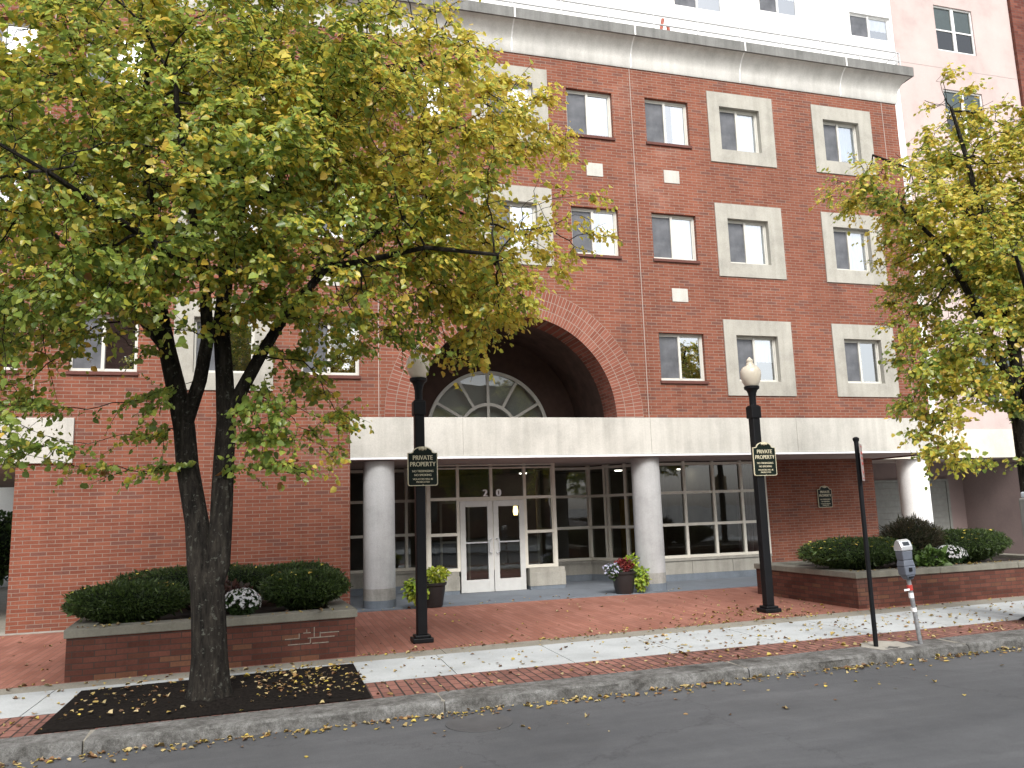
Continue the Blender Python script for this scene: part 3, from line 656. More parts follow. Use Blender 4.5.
# ------------------------------------------------------------------ stucco building behind
sb = thing('stucco_building', (19.6, 20, 0), 'taller stucco apartment block, exposure-toned white and pink, rising behind and right of the brick one', 'building')
DEP = 0.10
wins_w = [(17.88, 19.48, 16.86, 17.72), (11.48, 13.19, 16.93, 18.4), (14.49, 15.95, 17.22, 18.6), (5.0, 6.7, 16.93, 18.4), (0.0, 1.7, 16.93, 18.4)]
for z in (13.78, 10.72, 7.7, 4.7): wins_w.append((17.88, 19.48, z, z+1.62))
wins_p = [(21.38, 23.02, z, z+1.68) for z in (16.85, 13.76, 10.72, 7.7, 4.65)]
for nm, mt, x0, x1, z0, z1, ws in (('wall', 'stucco_white', XL, 19.58, 3.94, 24, wins_w), ('wall', 'stucco_exposure_pink', 19.58, 24.7, 3.94, 24, wins_p)):
    w_ = MB(); grid_wall(w_, x0, x1, z0, z1, 20.0, ws)
    for h in ws: reveal(w_, *h, 20.0, 20.2)
    if mt == 'stucco_exposure_pink': w_.quad((22.7,20,0),(24.7,20,0),(24.7,20,3.94),(22.7,20,3.94))
    w_.build(nm, M[mt], sb)
bl_ = MB()
for z in (16.2, 13.1, 10.1, 7.0): bl_.box(19.6, 24.68, 19.996, 20.01, z-0.008, z+0.008)
bl_.box(19.572, 19.588, 19.996, 20.01, 3.95, 24); bl_.build('wall_joint', plain('shadow_joint', (0.35, 0.30, 0.28)), sb)
MB().box(XR+0.1, 22.7, 19.95, 20.3, 3.06, 3.94).build('cream_band', M['cream'], sb, bevel=0.006)
for a, b, z0, z1 in wins_w: put_window(a, b, z0, z1, 20.06, 'half', sb, fm='frame_white', sill=False)
def hung(a, b, z0, z1):
    f = MB(); w, h = b-a, z1-z0; t = 0.05
    f.box(0, w, 0, .08, 0, t+.02); f.box(0, w, 0, .08, h-t, h); f.box(0, t, 0.001, .08, t+.02, h-t); f.box(w-t, w, 0.001, .08, t+.02, h-t); f.box(w/2-.06, w/2+.06, 0.001, .08, t+.02, h-t)
    for x0, x1 in ((t, w/2-.06), (w/2+.06, w-t)): f.box(x0, x1, 0.015, .06, h*0.48-.025, h*0.48+.025)
    f.box(-0.06, w+0.06, -0.07, -0.062, -0.05, h+0.05) if False else None
    o = f.build('window', M['frame_white'], sb, local=True); o.location = Vector((a, 20.05, z0)) - WL[sb]
    MB().quad((t,.04,t),(w-t,.04,t),(w-t,.04,h-t),(t,.04,h-t)).build('pane', M['glass_shop'], o, local=True)
    MB().quad((t,.06,h*.5),(w-t,.06,h*.5),(w-t,.06,h),(t,.06,h)).build('blind', M['blind_green'], o, local=True)
for h in wins_p: hung(*h)
MB().quad((XL,20.9,3.95),(24.7,20.9,3.95),(24.7,20.9,24),(XL,20.9,24)).build('interior_wall', M['dark_in'], sb)
# undercroft at the right: back wall, side wall, ceiling, garage door, column
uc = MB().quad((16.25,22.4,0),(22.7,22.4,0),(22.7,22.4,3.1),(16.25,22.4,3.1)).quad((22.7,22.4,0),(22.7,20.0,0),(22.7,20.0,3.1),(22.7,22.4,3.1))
uc.build('recess_wall', M['stucco_recess_shade'], sb)
MB().box(XR+0.06, 22.7, 20.02, 22.5, 3.06, 3.1).build('soffit', M['soffit'], sb)
gd = MB().box(18.7, 18.92, 22.3, 22.4, 0, 2.50).box(18.92, 21.9, 22.3, 22.4, 2.42, 2.5).box(21.9, 22.0, 22.3, 22.4, 0, 2.5)
for k in range(12): gd.box(18.92, 21.9, 22.34, 22.38, 0.02+k*0.2, 0.02+k*0.2+0.192)
gd.build('garage_door', M['louvre'], sb)
MB().lathe([(0.43, 0.0), (0.43, 3.06)], 36, (18.85, 20.45, 0)).build('column', M['stucco_white'], sb, smooth=True)
MB().sphere((20.95, 20.25, 3.03), 0.085, 14, 8).build('dome_camera', M['black'], sb, smooth=True)
MB().box(XL, 24.7, 20.0, 34, 24, 24.3).build('roof', M['plinth'], sb)

bt = thing('dark_brick_building', (28, 20, 0), 'dark brown brick building at the top right edge of the picture', 'building')
MB().box(24.72, 34, 19.9, 30, 0, 26).build('wall', M['brick_far'], bt)

# ------------------------------------------------------------------ planters
def planter(label, o, ang, Lx, Ly):
    t = thing('brick_planter', (o[0], o[1], 0), label, 'planter', None, ang)
    h, ct, cw = 0.52, 0.63, 0.30
    b = MB(); b.box(0, Lx, 0, 0.25, -0.02, h); b.box(0, Lx, Ly-0.25, Ly, -0.02, h); b.box(0.001, 0.25, 0.25, Ly-0.25, -0.02, h); b.box(Lx-0.25, Lx-0.001, 0.25, Ly-0.25, -0.02, h)
    b.build('wall', M['brick_planter'], t, local=True)
    c = MB(); e = 0.03; g = 0.004; n = max(1, round(Lx/1.8))
    for i in range(n):
        a, bb_ = -e + (Lx+2*e)*i/n + (g if i else 0), -e + (Lx+2*e)*(i+1)/n - (g if i < n-1 else 0)
        c.box(a, bb_, -e, cw, h+0.002, ct); c.box(a, bb_, Ly-cw, Ly+e, h+0.002, ct)
    c.box(-e, cw, cw+g, Ly-cw-g, h+0.002, ct); c.box(Lx-cw, Lx+e, cw+g, Ly-cw-g, h+0.002, ct)
    c.build('capstone', M['capstone'], t, local=True, bevel=0.012)
    s = MB(); nn = 24
    for i in range(nn+1):
        for j in range(nn+1): s.v.append((0.26+(Lx-0.52)*i/nn, 0.26+(Ly-0.52)*j/nn, 0.57+0.03*noise.noise((i*.7, j*.7, o[0]))))
    for i in range(nn):
        for j in range(nn): p = i*(nn+1)+j; s.f.append((p, p+nn+1, p+nn+2, p+1))
    s.build('soil', M['soil'], t, local=True)
    return t
pl = planter('low brick planter with stone cap behind the big tree, white mortar repair on its front', (-2.45, 11.50), math.atan(0.065), 3.56, 3.0)
mp_ = MB()
for (a, b, z) in ((2.62, 2.80, 0.29), (2.66, 2.95, 0.215), (2.92, 3.28, 0.285), (2.98, 3.2, 0.212), (3.08, 3.34, 0.34), (2.86, 2.96, 0.355)): mp_.box(a, b, -0.003, 0.01, z, z+0.012)
for (x, z, h) in ((2.80, 0.29, .07), (2.95, 0.22, .07), (3.08, 0.29, .07), (3.0, .29, .14), (2.90, .355, .05)): mp_.box(x, x+0.012, -0.0035, 0.01, z, z+h)
mp_.build('mortar_patch', plain('fresh_mortar', (0.24, 0.21, 0.175), 0.9, var=0.3, scale=25), pl, local=True)
planter('low brick planter with stone cap at the right, holding clipped hedges beside the driveway', (9.95, 12.38), math.atan(0.02), 5.6, 3.05)

# ------------------------------------------------------------------ foliage generators
def leaf_object(name, P, D, Nn, S, C, mat, parent=None, local=False, fold=0.25, wid=0.42):
    """P centres (base of leaf), D leaf direction, Nn normal, S length, C colour: numpy arrays"""
    n = len(P); D = D/np.linalg.norm(D, axis=1, keepdims=True); side = np.cross(D, Nn); side /= np.linalg.norm(side, axis=1, keepdims=True)+1e-9; up = np.cross(side, D)
    S = S[:, None]
    def pt(a, b, c): return P + D*S*a + side*S*b + up*S*c
    V = np.stack([pt(0,0,0), pt(.28,-wid,fold*wid), pt(.68,-wid*.72,fold*wid*.8), pt(1,0,-0.08), pt(.68,wid*.72,fold*wid*.8), pt(.28,wid,fold*wid)], 1).reshape(-1, 3)
    base = (np.arange(n)*6)[:, None]; F = np.concatenate([base+np.array([[0,1,2,3]]), base+np.array([[0,3,4,5]])], 1).reshape(-1)
    me = bpy.data.meshes.new(name); me.vertices.add(len(V)); me.vertices.foreach_set('co', V.astype(np.float32).ravel())
    me.loops.add(len(F)); me.loops.foreach_set('vertex_index', F.astype(np.int32)); me.polygons.add(len(F)//4)
    me.polygons.foreach_set('loop_start', np.arange(0, len(F), 4, dtype=np.int32)); me.update(calc_edges=True); me.validate()
    at = me.color_attributes.new('leafcol', 'FLOAT_COLOR', 'POINT'); cc = np.ones((n, 6, 4), np.float32); cc[:, :, :3] = C[:, None, :]; at.data.foreach_set('color', cc.ravel())
    return link(name, me, mat, parent, local)

def colonize(seed, skel, attract, step=0.13, di=1.3, dk=0.28, iters=140):
    """skel: list of (point, parent, radius). Returns nodes, parents, min radii"""
    rng = np.random.default_rng(seed); nodes = [np.array(p, float) for p, _, _ in skel]; par = [q for _, q, _ in skel]; rad = [r for _, _, r in skel]
    A = attract.copy(); near = np.full(len(A), -1); nd = np.full(len(A), 1e9)
    arr = np.array(nodes)
    def upd(lo):
        for k in range(lo, len(nodes), 64):
            blk = np.array(nodes[k:k+64]); d = np.linalg.norm(A[:, None, :]-blk[None], axis=2); j = d.argmin(1); dm = d[np.arange(len(A)), j]; b = dm < nd; nd[b] = dm[b]; near[b] = k + j[b]
    upd(0)
    for it in range(iters):
        act = nd < (di if it > 8 else 4.0)
        if not act.any(): break
        lo = len(nodes); acc = {}
        for i in np.nonzero(act)[0]:
            k = near[i]; v = A[i]-nodes[k]; acc.setdefault(k, []).append(v/ (np.linalg.norm(v)+1e-9))
        for k, vs in acc.items():
            v = np.mean(vs, 0) + rng.normal(0, 0.18, 3); v /= np.linalg.norm(v)+1e-9
            nodes.append(nodes[k]+v*step); par.append(k); rad.append(0)
        upd(lo); keep = nd > dk
        A, near, nd = A[keep], near[keep], nd[keep]
        if len(A) == 0: break
    return np.array(nodes), np.array(par), np.array(rad)

def tree_meshes(seed, skel, ells, n_att, leaf_per, leaf_size, colour, extra_branches=()):
    rng = np.random.default_rng(seed); att = []
    vol = np.array([e[3]*e[4]*e[5]*e[6] for e in ells]); vol /= vol.sum()
    while len(att) < n_att:
        e = ells[rng.choice(len(ells), p=vol)]; u = rng.normal(size=3); u /= np.linalg.norm(u); r = rng.random()**(1/2.4)
        p = np.array(e[:3]) + u*r*np.array(e[3:6])
        if noise.noise(Vector(p)*0.75 + Vector((seed*3.1, 0, 0))) < -0.27: continue       # gaps
        att.append(p)
    nodes, par, rmin = colonize(seed, skel, np.array(att))
    n = len(nodes); kids = [[] for _ in range(n)]
    for i, p in enumerate(par):
        if p >= 0: kids[p].append(i)
    acc = np.zeros(n); tip = 0.0052; ex = 2.35
    for i in range(n-1, -1, -1):
        a = acc[i] if kids[i] else tip**ex
        acc[i] = a
        if par[i] >= 0: acc[par[i]] += a
    r = np.maximum(acc**(1/ex), rmin)
    ns = len(skel); lim = {}
    for i in range(ns, n): r[i] = min(r[i], r[par[i]]*0.92)
    # branch chains -> tubes
    mb = MB(); seen = set()
    main = [None]*n
    for i in range(n):
        if kids[i]: main[i] = max(kids[i], key=lambda k: r[k])
    for i in range(n):
        if par[i] >= 0 and main[par[i]] == i: continue
        ch = [i]
        while main[ch[-1]] is not None: ch.append(main[ch[-1]])
        pts = [nodes[k] for k in ch]; rr = [r[k] for k in ch]
        if par[i] >= 0: pts = [nodes[par[i]]] + pts; rr = [min(r[par[i]]*0.9, rr[0]*1.15)] + rr
        if len(pts) < 2: continue
        mb.tube(pts, rr, 14 if rr[0] > 0.09 else (7 if rr[0] > 0.02 else 4))
    # leaves along thin wood
    thin = np.nonzero((r < 0.017) & (np.arange(n) >= ns))[0]
    dens = np.array([max(0.05, 0.55 + 1.5*noise.noise(Vector(nodes[k])*1.0 + Vector((9, seed, 2)))) for k in thin]); dens *= np.where([not kids[k] for k in thin], 2.4, 0.55)
    cnt = rng.poisson(leaf_per*dens/8.0); ti = np.repeat(thin, cnt); T = len(ti)
    bd = nodes[ti] - nodes[par[ti]]; bd /= np.linalg.norm(bd, axis=1, keepdims=True)+1e-9
    td = bd*0.7 + rng.normal(0, 0.6, (T, 3)); td[:, 2] = td[:, 2]*0.5 - 0.05; td /= np.linalg.norm(td, axis=1, keepdims=True)
    tl = rng.uniform(0.16, 0.42, T); droop = rng.uniform(0.08, 0.30, T)
    for q in range(T):
        if q % 2: continue
        p0 = nodes[ti[q]]; p1 = p0 + td[q]*tl[q]*0.55 + np.array([0, 0, -droop[q]*0.3*tl[q]]); p2 = p0 + td[q]*tl[q] + np.array([0, 0, -droop[q]*tl[q]])
        mb.tube([p0, p1, p2], [0.0042, 0.0032, 0.0018], 3, False)
    K8 = 8; L = T*K8; tt = np.tile((np.arange(K8)+0.6)/K8, T); idx = np.repeat(ti, K8); tdr = np.repeat(td, K8, 0); tlr = np.repeat(tl, K8); drr = np.repeat(droop, K8)
    P = nodes[idx] + tdr*(tlr*tt)[:, None]; P[:, 2] -= drr*tlr*tt**2; P += rng.normal(0, 0.016, (L, 3))
    sd = np.cross(tdr, np.array([0, 0, 1.0])); sd /= np.linalg.norm(sd, axis=1, keepdims=True)+1e-6; sgn = np.where(np.tile(np.arange(K8), T) % 2, 1.0, -1.0)[:, None]
    D = tdr*0.55 + sd*sgn*0.75 + rng.normal(0, 0.28, (L, 3)); D[:, 2] -= rng.uniform(0.15, 0.9, L)
    cen = nodes.mean(0); out = nodes[idx]-cen; out /= np.linalg.norm(out, axis=1, keepdims=True)+1e-6
    Nn = np.stack([rng.normal(0, .42, L), rng.normal(0, .42, L), np.full(L, 0.75)], 1) + out*0.65
    S = np.clip(rng.normal(leaf_size, leaf_size*0.36, L), leaf_size*0.35, leaf_size*1.8)
    C = colour(P, nodes[idx], rng, L)
    return mb, (P, D, Nn, S, C)

GREENS = np.array([(0.210, 0.320, 0.066), (0.280, 0.395, 0.084), (0.145, 0.235, 0.058), (0.40, 0.47, 0.095)])
YELS = np.array([(0.60, 0.50, 0.070), (0.68, 0.58, 0.120), (0.55, 0.49, 0.065), (0.60, 0.42, 0.065), (0.45, 0.46, 0.065)])
def autumn(yfun):
    def f(P, B, rng, L):
        nz = np.array([noise.noise(Vector(p)*1.1 + Vector((4, 4, 4))) for p in B]); pr = np.clip(yfun(P) + nz*0.55, 0.03, 0.95)
        y = rng.random(L) < pr; g = GREENS[rng.integers(0, len(GREENS), L)]; w = YELS[rng.integers(0, len(YELS), L)]
        mixv = np.clip(rng.normal(0.12 + 0.3*pr, 0.14, L), 0, 0.7)[:, None]
        c = np.where(y[:, None], w, g*(1-mixv) + np.array([0.36, 0.36, 0.05])*mixv)
        br = rng.random(L) < 0.008; c[br] = (0.22, 0.10, 0.03)
        return c*rng.uniform(0.8, 1.15, (L, 1))
    return f

# ------------------------------------------------------------------ street tree at the left
def chain(sk, pts, parent, radii):
    idx = parent
    for p, r in zip(pts, radii): sk.append((p, idx, r)); idx = len(sk)-1
    return idx
tx, ty = -0.62, 9.38
sk = []
t0 = chain(sk, [(tx, ty, 0.0), (tx, ty, 0.08), (tx-.005, ty, 0.2), (tx-.01, ty, 0.5), (tx-0.03, ty, 0.9), (tx-0.05, ty, 1.2)], -1, [0.31, 0.255, 0.215, 0.185, 0.178, 0.175])
# stems: left leaning, right upright
sL = chain(sk, [(-0.75, 9.40, 1.45), (-0.80, 9.46, 1.9), (-0.92, 9.55, 2.5), (-0.97, 9.58, 2.95), (-1.06, 9.6, 3.35), (-1.17, 9.62, 3.8)], t0, [0.138, 0.126, 0.12, 0.117, 0.108, 0.095])
sLs = len(sk)-1
s1 = chain(sk, [(-1.3, 9.7, 4.4), (-1.35, 9.8, 5.1), (-1.5, 9.85, 5.9), (-1.55, 9.8, 6.8), (-1.5, 9.8, 7.7)], sL, [0.085, 0.07, 0.055, 0.042, 0.03])
s2 = chain(sk, [(-1.55, 9.5, 4.3), (-1.95, 9.65, 4.85), (-2.5, 9.55, 5.15)], sL, [0.05, 0.03, 0.0])
s3 = chain(sk, [(-0.80, 9.35, 3.45), (-0.72, 9.2, 3.9), (-0.75, 8.9, 4.5), (-0.9, 8.5, 5.3), (-1.0, 8.2, 6.1)], sLs-2, [0.075, 0.07, 0.055, 0.04, 0.026])
sR = chain(sk, [(-0.575, 9.38, 1.45), (-0.55, 9.40, 1.9), (-0.54, 9.42, 2.5), (-0.52, 9.4, 3.0), (-0.55, 9.4, 3.5), (-0.60, 9.42, 4.1)], t0, [0.134, 0.12, 0.112, 0.106, 0.097, 0.088])
sRs = len(sk)-1
s4 = chain(sk, [(-0.55, 9.5, 4.9), (-0.40, 9.6, 5.8), (-0.35, 9.65, 6.8), (-0.2, 9.7, 7.8), (-0.1, 9.7, 8.6)], sR, [0.078, 0.065, 0.05, 0.038, 0.024])
s5 = chain(sk, [(-0.36, 9.36, 3.35), (-0.16, 9.32, 3.75), (0.10, 9.25, 4.2), (0.55, 9.15, 4.75), (1.2, 9.1, 5.25), (1.7, 9.1, 5.55)], sRs-2, [0.075, 0.068, 0.055, 0.040, 0.024, 0.0])
s6 = chain(sk, [(-0.2, 9.4, 5.6), (0.3, 9.3, 6.3), (1.0, 9.3, 7.1), (1.7, 9.4, 7.6), (2.5, 9.5, 7.95)], sR+2, [0.05, 0.040, 0.028, 0.016, 0.0])
s7 = chain(sk, [(0.9, 8.7, 4.7), (1.5, 8.1, 4.7), (2.2, 7.9, 4.6)], s5-2, [0.035, 0.026, 0.018])
s8 = chain(sk, [(-1.9, 10.2, 5.5), (-2.5, 10.9, 6.0), (-3.0, 11.6, 6.3)], s1-3, [0.045, 0.035, 0.022])
s9 = chain(sk, [(0.2, 10.3, 5.0), (0.9, 11.1, 5.3), (1.5, 11.8, 5.6)], sR+0, [0.045, 0.034, 0.022])
s10 = chain(sk, [(-1.3, 8.2, 4.7), (-1.9, 7.3, 4.9), (-2.4, 6.6, 5.0)], s3-2, [0.036, 0.022, 0.0])
ells = [  # x, y, z, rx, ry, rz, weight
 (-0.6, 9.5, 6.9, 2.6, 2.6, 2.1, 1.0), (-2.3, 9.2, 6.0, 2.0, 2.4, 1.7, 1.0), (1.3, 9.4, 6.2, 1.9, 2.3, 1.6, 1.0), (2.2, 9.3, 5.5, 1.6, 1.5, 0.9, 1.3), (3.2, 9.3, 5.3, 0.9, 0.8, 0.45, 1.2),
 (2.0, 9.0, 4.3, 1.0, 1.0, 0.75, 1.8), (0.7, 9.0, 4.3, 1.2, 1.2, 0.9, 1.2), (0.3, 9.0, 3.1, 0.72, 0.8, 0.85, 2.4), (-2.2, 8.6, 4.6, 1.3, 1.5, 0.8, 1.1), (-2.6, 8.8, 3.3, 0.7, 0.8, 0.9, 1.2),
 (-1.35, 9.2, 3.35, 0.35, 0.4, 0.4, 1.5), (0.6, 9.4, 7.8, 1.7, 1.8, 1.0, 0.9), (-0.6, 7.9, 5.4, 1.6, 1.2, 1.0, 0.8), (2.9, 9.4, 6.6, 1.0, 0.9, 0.6, 1.2), (-2.0, 8.5, 4.1, 1.2, 1.2, 0.5, 2.6), (0.1, 8.3, 4.45, 1.2, 1.0, 0.5, 1.5), (-2.9, 8.9, 4.2, 0.9, 1.0, 0.7, 1.8), (-2.5, 8.7, 2.95, 0.55, 0.7, 0.6, 2.6), (1.1, 8.9, 3.85, 0.9, 0.8, 0.5, 2.6), (3.3, 9.3, 5.6, 0.8, 0.8, 0.6, 2.0)]
yf = lambda P: 0.27 + 0.24*(P[:, 0]-0.3)*(P[:, 0] > 0.3) + 0.07*np.clip(P[:, 2]-4.4, 0, 3) - 0.12*(P[:, 2] < 4.0)
wood, lv = tree_meshes(11, sk, ells, 10500, 52.0, 0.059, autumn(yf))
tr = thing('street_tree', (tx, ty, 0), 'large forked street tree with green and yellow autumn leaves in a mulch bed', 'tree')
wood.build('trunk', M['bark'], tr, smooth=True)
leaf_object('crown', *lv, M['leaf'], tr)
# ------------------------------------------------------------------ street tree at the right
rx, ry = 11.42, 9.95
sk = []
t0 = chain(sk, [(rx, ry, 0), (rx, ry, 0.15), (rx, ry, 0.8), (rx-.03, ry, 1.6), (rx-.03, ry, 2.4), (rx-.05, ry, 3.1)], -1, [0.2, 0.16, 0.14, 0.13, 0.125, 0.12])
a1 = chain(sk, [(11.15, 9.9, 3.8), (10.75, 9.8, 4.5), (10.3, 9.7, 5.2), (9.8, 9.6, 5.8), (9.2, 9.6, 6.3)], t0, [0.075, 0.062, 0.05, 0.036, 0.022])
a2 = chain(sk, [(11.5, 10, 4.2), (11.4, 10, 5.2), (11.2, 10, 6.3), (10.9, 9.9, 7.4), (10.7, 9.9, 8.3)], t0, [0.09, 0.075, 0.056, 0.038, 0.022])
a3 = chain(sk, [(12.0, 10, 4.0), (12.6, 10.1, 5.0), (13.1, 10.2, 6.1), (13.4, 10.2, 7.2)], t0, [0.075, 0.06, 0.042, 0.026])
a4 = chain(sk, [(10.9, 9.2, 4.2), (10.4, 8.7, 4.7), (9.9, 8.4, 5.2)], t0, [0.05, 0.038, 0.024])
a5 = chain(sk, [(10.6, 10.2, 7.0), (9.9, 10.2, 7.3), (9.2, 10.1, 7.4)], a2-2, [0.036, 0.027, 0.017])
ells = [(11.6, 10, 6.6, 1.6, 1.6, 1.6, 1.0), (10.4, 9.8, 5.8, 1.35, 1.4, 1.1, 1.1), (12.8, 10.1, 6.0, 1.6, 1.6, 1.6, .8), (9.1, 9.8, 6.75, 1.1, 0.8, 0.45, 1.5), (9.9, 9.7, 4.5, 0.8, 0.9, 1.1, 1.3),
 (10.9, 9.8, 4.3, 1.1, 1.1, 0.9, 1.0), (9.5, 9.7, 3.3, 0.5, 0.6, 0.95, 2.2), (10.6, 9.9, 8.3, 0.5, 0.5, 0.8, 1.2), (11.7, 10, 8.3, 0.7, 0.8, 0.7, 1.0), (11.2, 9.7, 3.5, 0.6, 0.6, 0.35, 1.0), (10.2, 9.7, 3.9, 0.9, 0.8, 0.7, 1.3), (9.3, 9.7, 2.75, 0.35, 0.4, 0.5, 2.5)]
yf2 = lambda P: 0.54 + 0.06*np.clip(P[:, 2]-4.5, -1.5, 3)
wood2, lv2 = tree_meshes(23, sk, ells, 6800, 54.0, 0.062, autumn(yf2))
tr2 = thing('street_tree', (rx, ry, 0), 'slimmer street tree with mostly yellow leaves overhanging from the right edge', 'tree')
wood2.build('trunk', M['bark'], tr2, smooth=True)
leaf_object('crown', *lv2, M['leaf'], tr2)

# ------------------------------------------------------------------ hedges, shrubs, flowers
def blob_surface(rng, n, c, rad, flat=0.35, seed=0, power=2.6):
    u = rng.normal(size=(n, 3)); u /= np.linalg.norm(u, axis=1, keepdims=True)
    k = (np.abs(u)**power).sum(1)**(-1/power)                     # superellipsoid: rounded box
    nz = np.array([1 + 0.10*noise.noise(Vector(a)*2.3 + Vector((seed, 0, 0))) + 0.08*noise.noise(Vector(a)*7 + Vector((0, seed, 0))) for a in u])
    p = u*(k*nz)[:, None]; lo = p[:, 2] < 0; sh = np.where(lo, 1-0.5*np.clip(-p[:, 2], 0, 1)**1.4, 1)
    p[:, 0] *= sh; p[:, 1] *= sh
    return p*np.array(rad) + np.array(c), u
def hedge(name, label, cat, c, rad, n=9000, pal=((0.050, 0.088, 0.018), (0.074, 0.120, 0.024), (0.032, 0.058, 0.014)), size=0.038, spread=(0.86, 1.02), group=None, seed=1, power=2.6, wid=0.16, specks=14, core=True, stemz=0.57):
    rng = np.random.default_rng(seed); t = thing(name, (c[0], c[1], stemz), label, cat, group)
    P, U = blob_surface(rng, n, c, rad, seed=seed, power=power); P = np.array(c) + (P-np.array(c))*rng.uniform(*spread, (n, 1))
    D = U + rng.normal(0, 0.75, (n, 3)) + np.array([0, 0, 0.25]); Nn = rng.normal(size=(n, 3)); S = rng.uniform(0.6, 1.4, n)*size*np.where(rng.random(n) < 0.03, 2.2, 1.0)
    C = np.array(pal)[rng.integers(0, len(pal), n)]*rng.uniform(0.75, 1.3, (n, 1))
    leaf_object('foliage', P, D, Nn, S, C, M['needle'], t, wid=wid)
    if core:
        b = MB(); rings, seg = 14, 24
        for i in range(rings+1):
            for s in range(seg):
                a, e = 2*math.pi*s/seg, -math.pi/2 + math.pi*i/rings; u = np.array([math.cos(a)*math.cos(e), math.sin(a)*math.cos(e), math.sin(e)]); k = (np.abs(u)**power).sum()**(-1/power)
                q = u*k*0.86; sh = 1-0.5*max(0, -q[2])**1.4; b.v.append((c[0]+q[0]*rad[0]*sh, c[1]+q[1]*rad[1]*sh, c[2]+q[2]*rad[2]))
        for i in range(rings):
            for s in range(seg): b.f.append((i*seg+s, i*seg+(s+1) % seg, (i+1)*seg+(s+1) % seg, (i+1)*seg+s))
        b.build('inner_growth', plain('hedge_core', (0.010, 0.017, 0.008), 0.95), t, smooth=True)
    st = MB()
    for k in range(6):
        a = k*1.05+seed; st.tube([(c[0]+0.08*math.cos(a), c[1]+0.08*math.sin(a), stemz-0.05), (c[0]+rad[0]*0.45*math.cos(a), c[1]+rad[1]*0.45*math.sin(a), c[2])], 0.014, 5)
    st.build('stem', M['bark'], t)
    if specks:                                                    # a few fallen leaves caught on top
        q, u = blob_surface(rng, specks*5, c, rad, seed=seed, power=power); q = q[u[:, 2] > 0.35][:specks]; k = len(q); az = rng.uniform(0, 6.28, k)
        o = leaf_object('fallen_leaf', q + np.array([0, 0, 0.02]), np.stack([np.cos(az), np.sin(az), rng.normal(0, .2, k)], 1), np.stack([rng.normal(0, .2, k), rng.normal(0, .2, k), np.ones(k)], 1), rng.uniform(.05, .08, k), YELS[rng.integers(0, 4, k)], M['fallen'], t)
        o['kind'] = 'stuff'
    return t
HG = 'clipped yew hedges in the planters'
hedge('yew_hedge', 'clipped yew hedge at the left front corner of the left planter', 'hedge', (-1.88, 12.3, 0.84), (0.76, 0.45, 0.245), 22000, group=HG, seed=3)
hedge('yew_hedge', 'longer clipped yew hedge along the back of the left planter', 'hedge', (-1.1, 13.6, 0.93), (1.25, 0.42, 0.27), 20000, group=HG, seed=5, specks=8)
hedge('yew_hedge', 'clipped yew hedge at the right end of the left planter, beside the entrance column', 'hedge', (0.45, 12.55, 0.87), (0.60, 0.48, 0.25), 20000, group=HG, seed=7)
hedge('yew_hedge', 'clipped yew hedge at the back right of the left planter, behind the tree trunk', 'hedge', (0.35, 13.75, 0.92), (0.7, 0.42, 0.25), 12000, group=HG, seed=8, specks=4)
hedge('yew_hedge', 'long clipped yew hedge strewn with yellow leaves at the left end of the right planter', 'hedge', (10.78, 13.35, 0.89), (1.14, 0.60, 0.27), 24000, group=HG, seed=9, specks=70)
hedge('yew_hedge', 'clipped yew hedge at the right end of the right planter, near the garage recess', 'hedge', (13.4, 13.35, 0.93), (0.86, 0.58, 0.30), 20000, group=HG, seed=13, specks=30)
hedge('juniper_shrub', 'loose brownish feathery shrub rising between the hedges of the right planter', 'shrub', (12.25, 13.5, 0.98), (0.55, 0.48, 0.46), 14000, pal=((0.060, 0.052, 0.026), (0.045, 0.052, 0.022), (0.085, 0.066, 0.038)), size=0.085, spread=(0.75, 1.12), seed=15, power=2.0, wid=0.05, specks=2)
hedge('barberry_shrub', 'low burgundy twiggy shrub between the hedges of the left planter', 'shrub', (-0.72, 12.85, 0.78), (0.42, 0.35, 0.20), 2200, pal=((0.06, 0.025, 0.02), (0.04, 0.025, 0.015), (0.09, 0.04, 0.03)), size=0.06, seed=17, power=2.0, wid=0.3, specks=0, core=False)
hedge('leafy_shrub', 'small bright leafy green plant in front of the white flowers in the right planter', 'plant', (11.95, 12.75, 0.72), (0.26, 0.22, 0.19), 900, pal=((0.09, 0.16, 0.03), (0.06, 0.11, 0.025)), size=0.07, seed=19, power=2.0, wid=0.4, specks=0, core=False)
def mum(label, c, r, seed):
    rng = np.random.default_rng(seed); t = thing('chrysanthemum', (c[0], c[1], 0.57), label, 'flowers', 'white chrysanthemums in the planters')
    P, U = blob_surface(rng, 1400, c, r, seed=seed, power=2.0)
    leaf_object('foliage', P*1, U + rng.normal(0, .6, P.shape), rng.normal(size=P.shape), rng.uniform(.03, .06, len(P)), np.array([(0.04, 0.08, 0.02)])*rng.uniform(.6, 1.4, (len(P), 1)), M['petal'], t)
    Q, U = blob_surface(rng, 330, c, [x*1.2 for x in r], seed=seed, power=2.0); s = U[:, 2] > -0.15; Q, U = Q[s], U[s]; k = 9
    Pq = np.repeat(Q, k, 0); Uq = np.repeat(U, k, 0); D = np.cross(Uq, rng.normal(size=Uq.shape)); D /= np.linalg.norm(D, axis=1, keepdims=True); D += Uq*0.35
    leaf_object('blooms', Pq, D, Uq, rng.uniform(.020, .034, len(Pq)), np.full((len(Pq), 3), 0.80)*rng.uniform(.85, 1, (len(Pq), 1)), M['petal'], t, wid=0.3)
mum('white chrysanthemum in the left planter, just right of the tree trunk', (-0.40, 11.98, 0.77), (0.20, 0.17, 0.17), 31)
mum('white chrysanthemum in the right planter, between the brown shrub and the right hedge', (12.45, 12.8, 0.79), (0.30, 0.20, 0.16), 33)

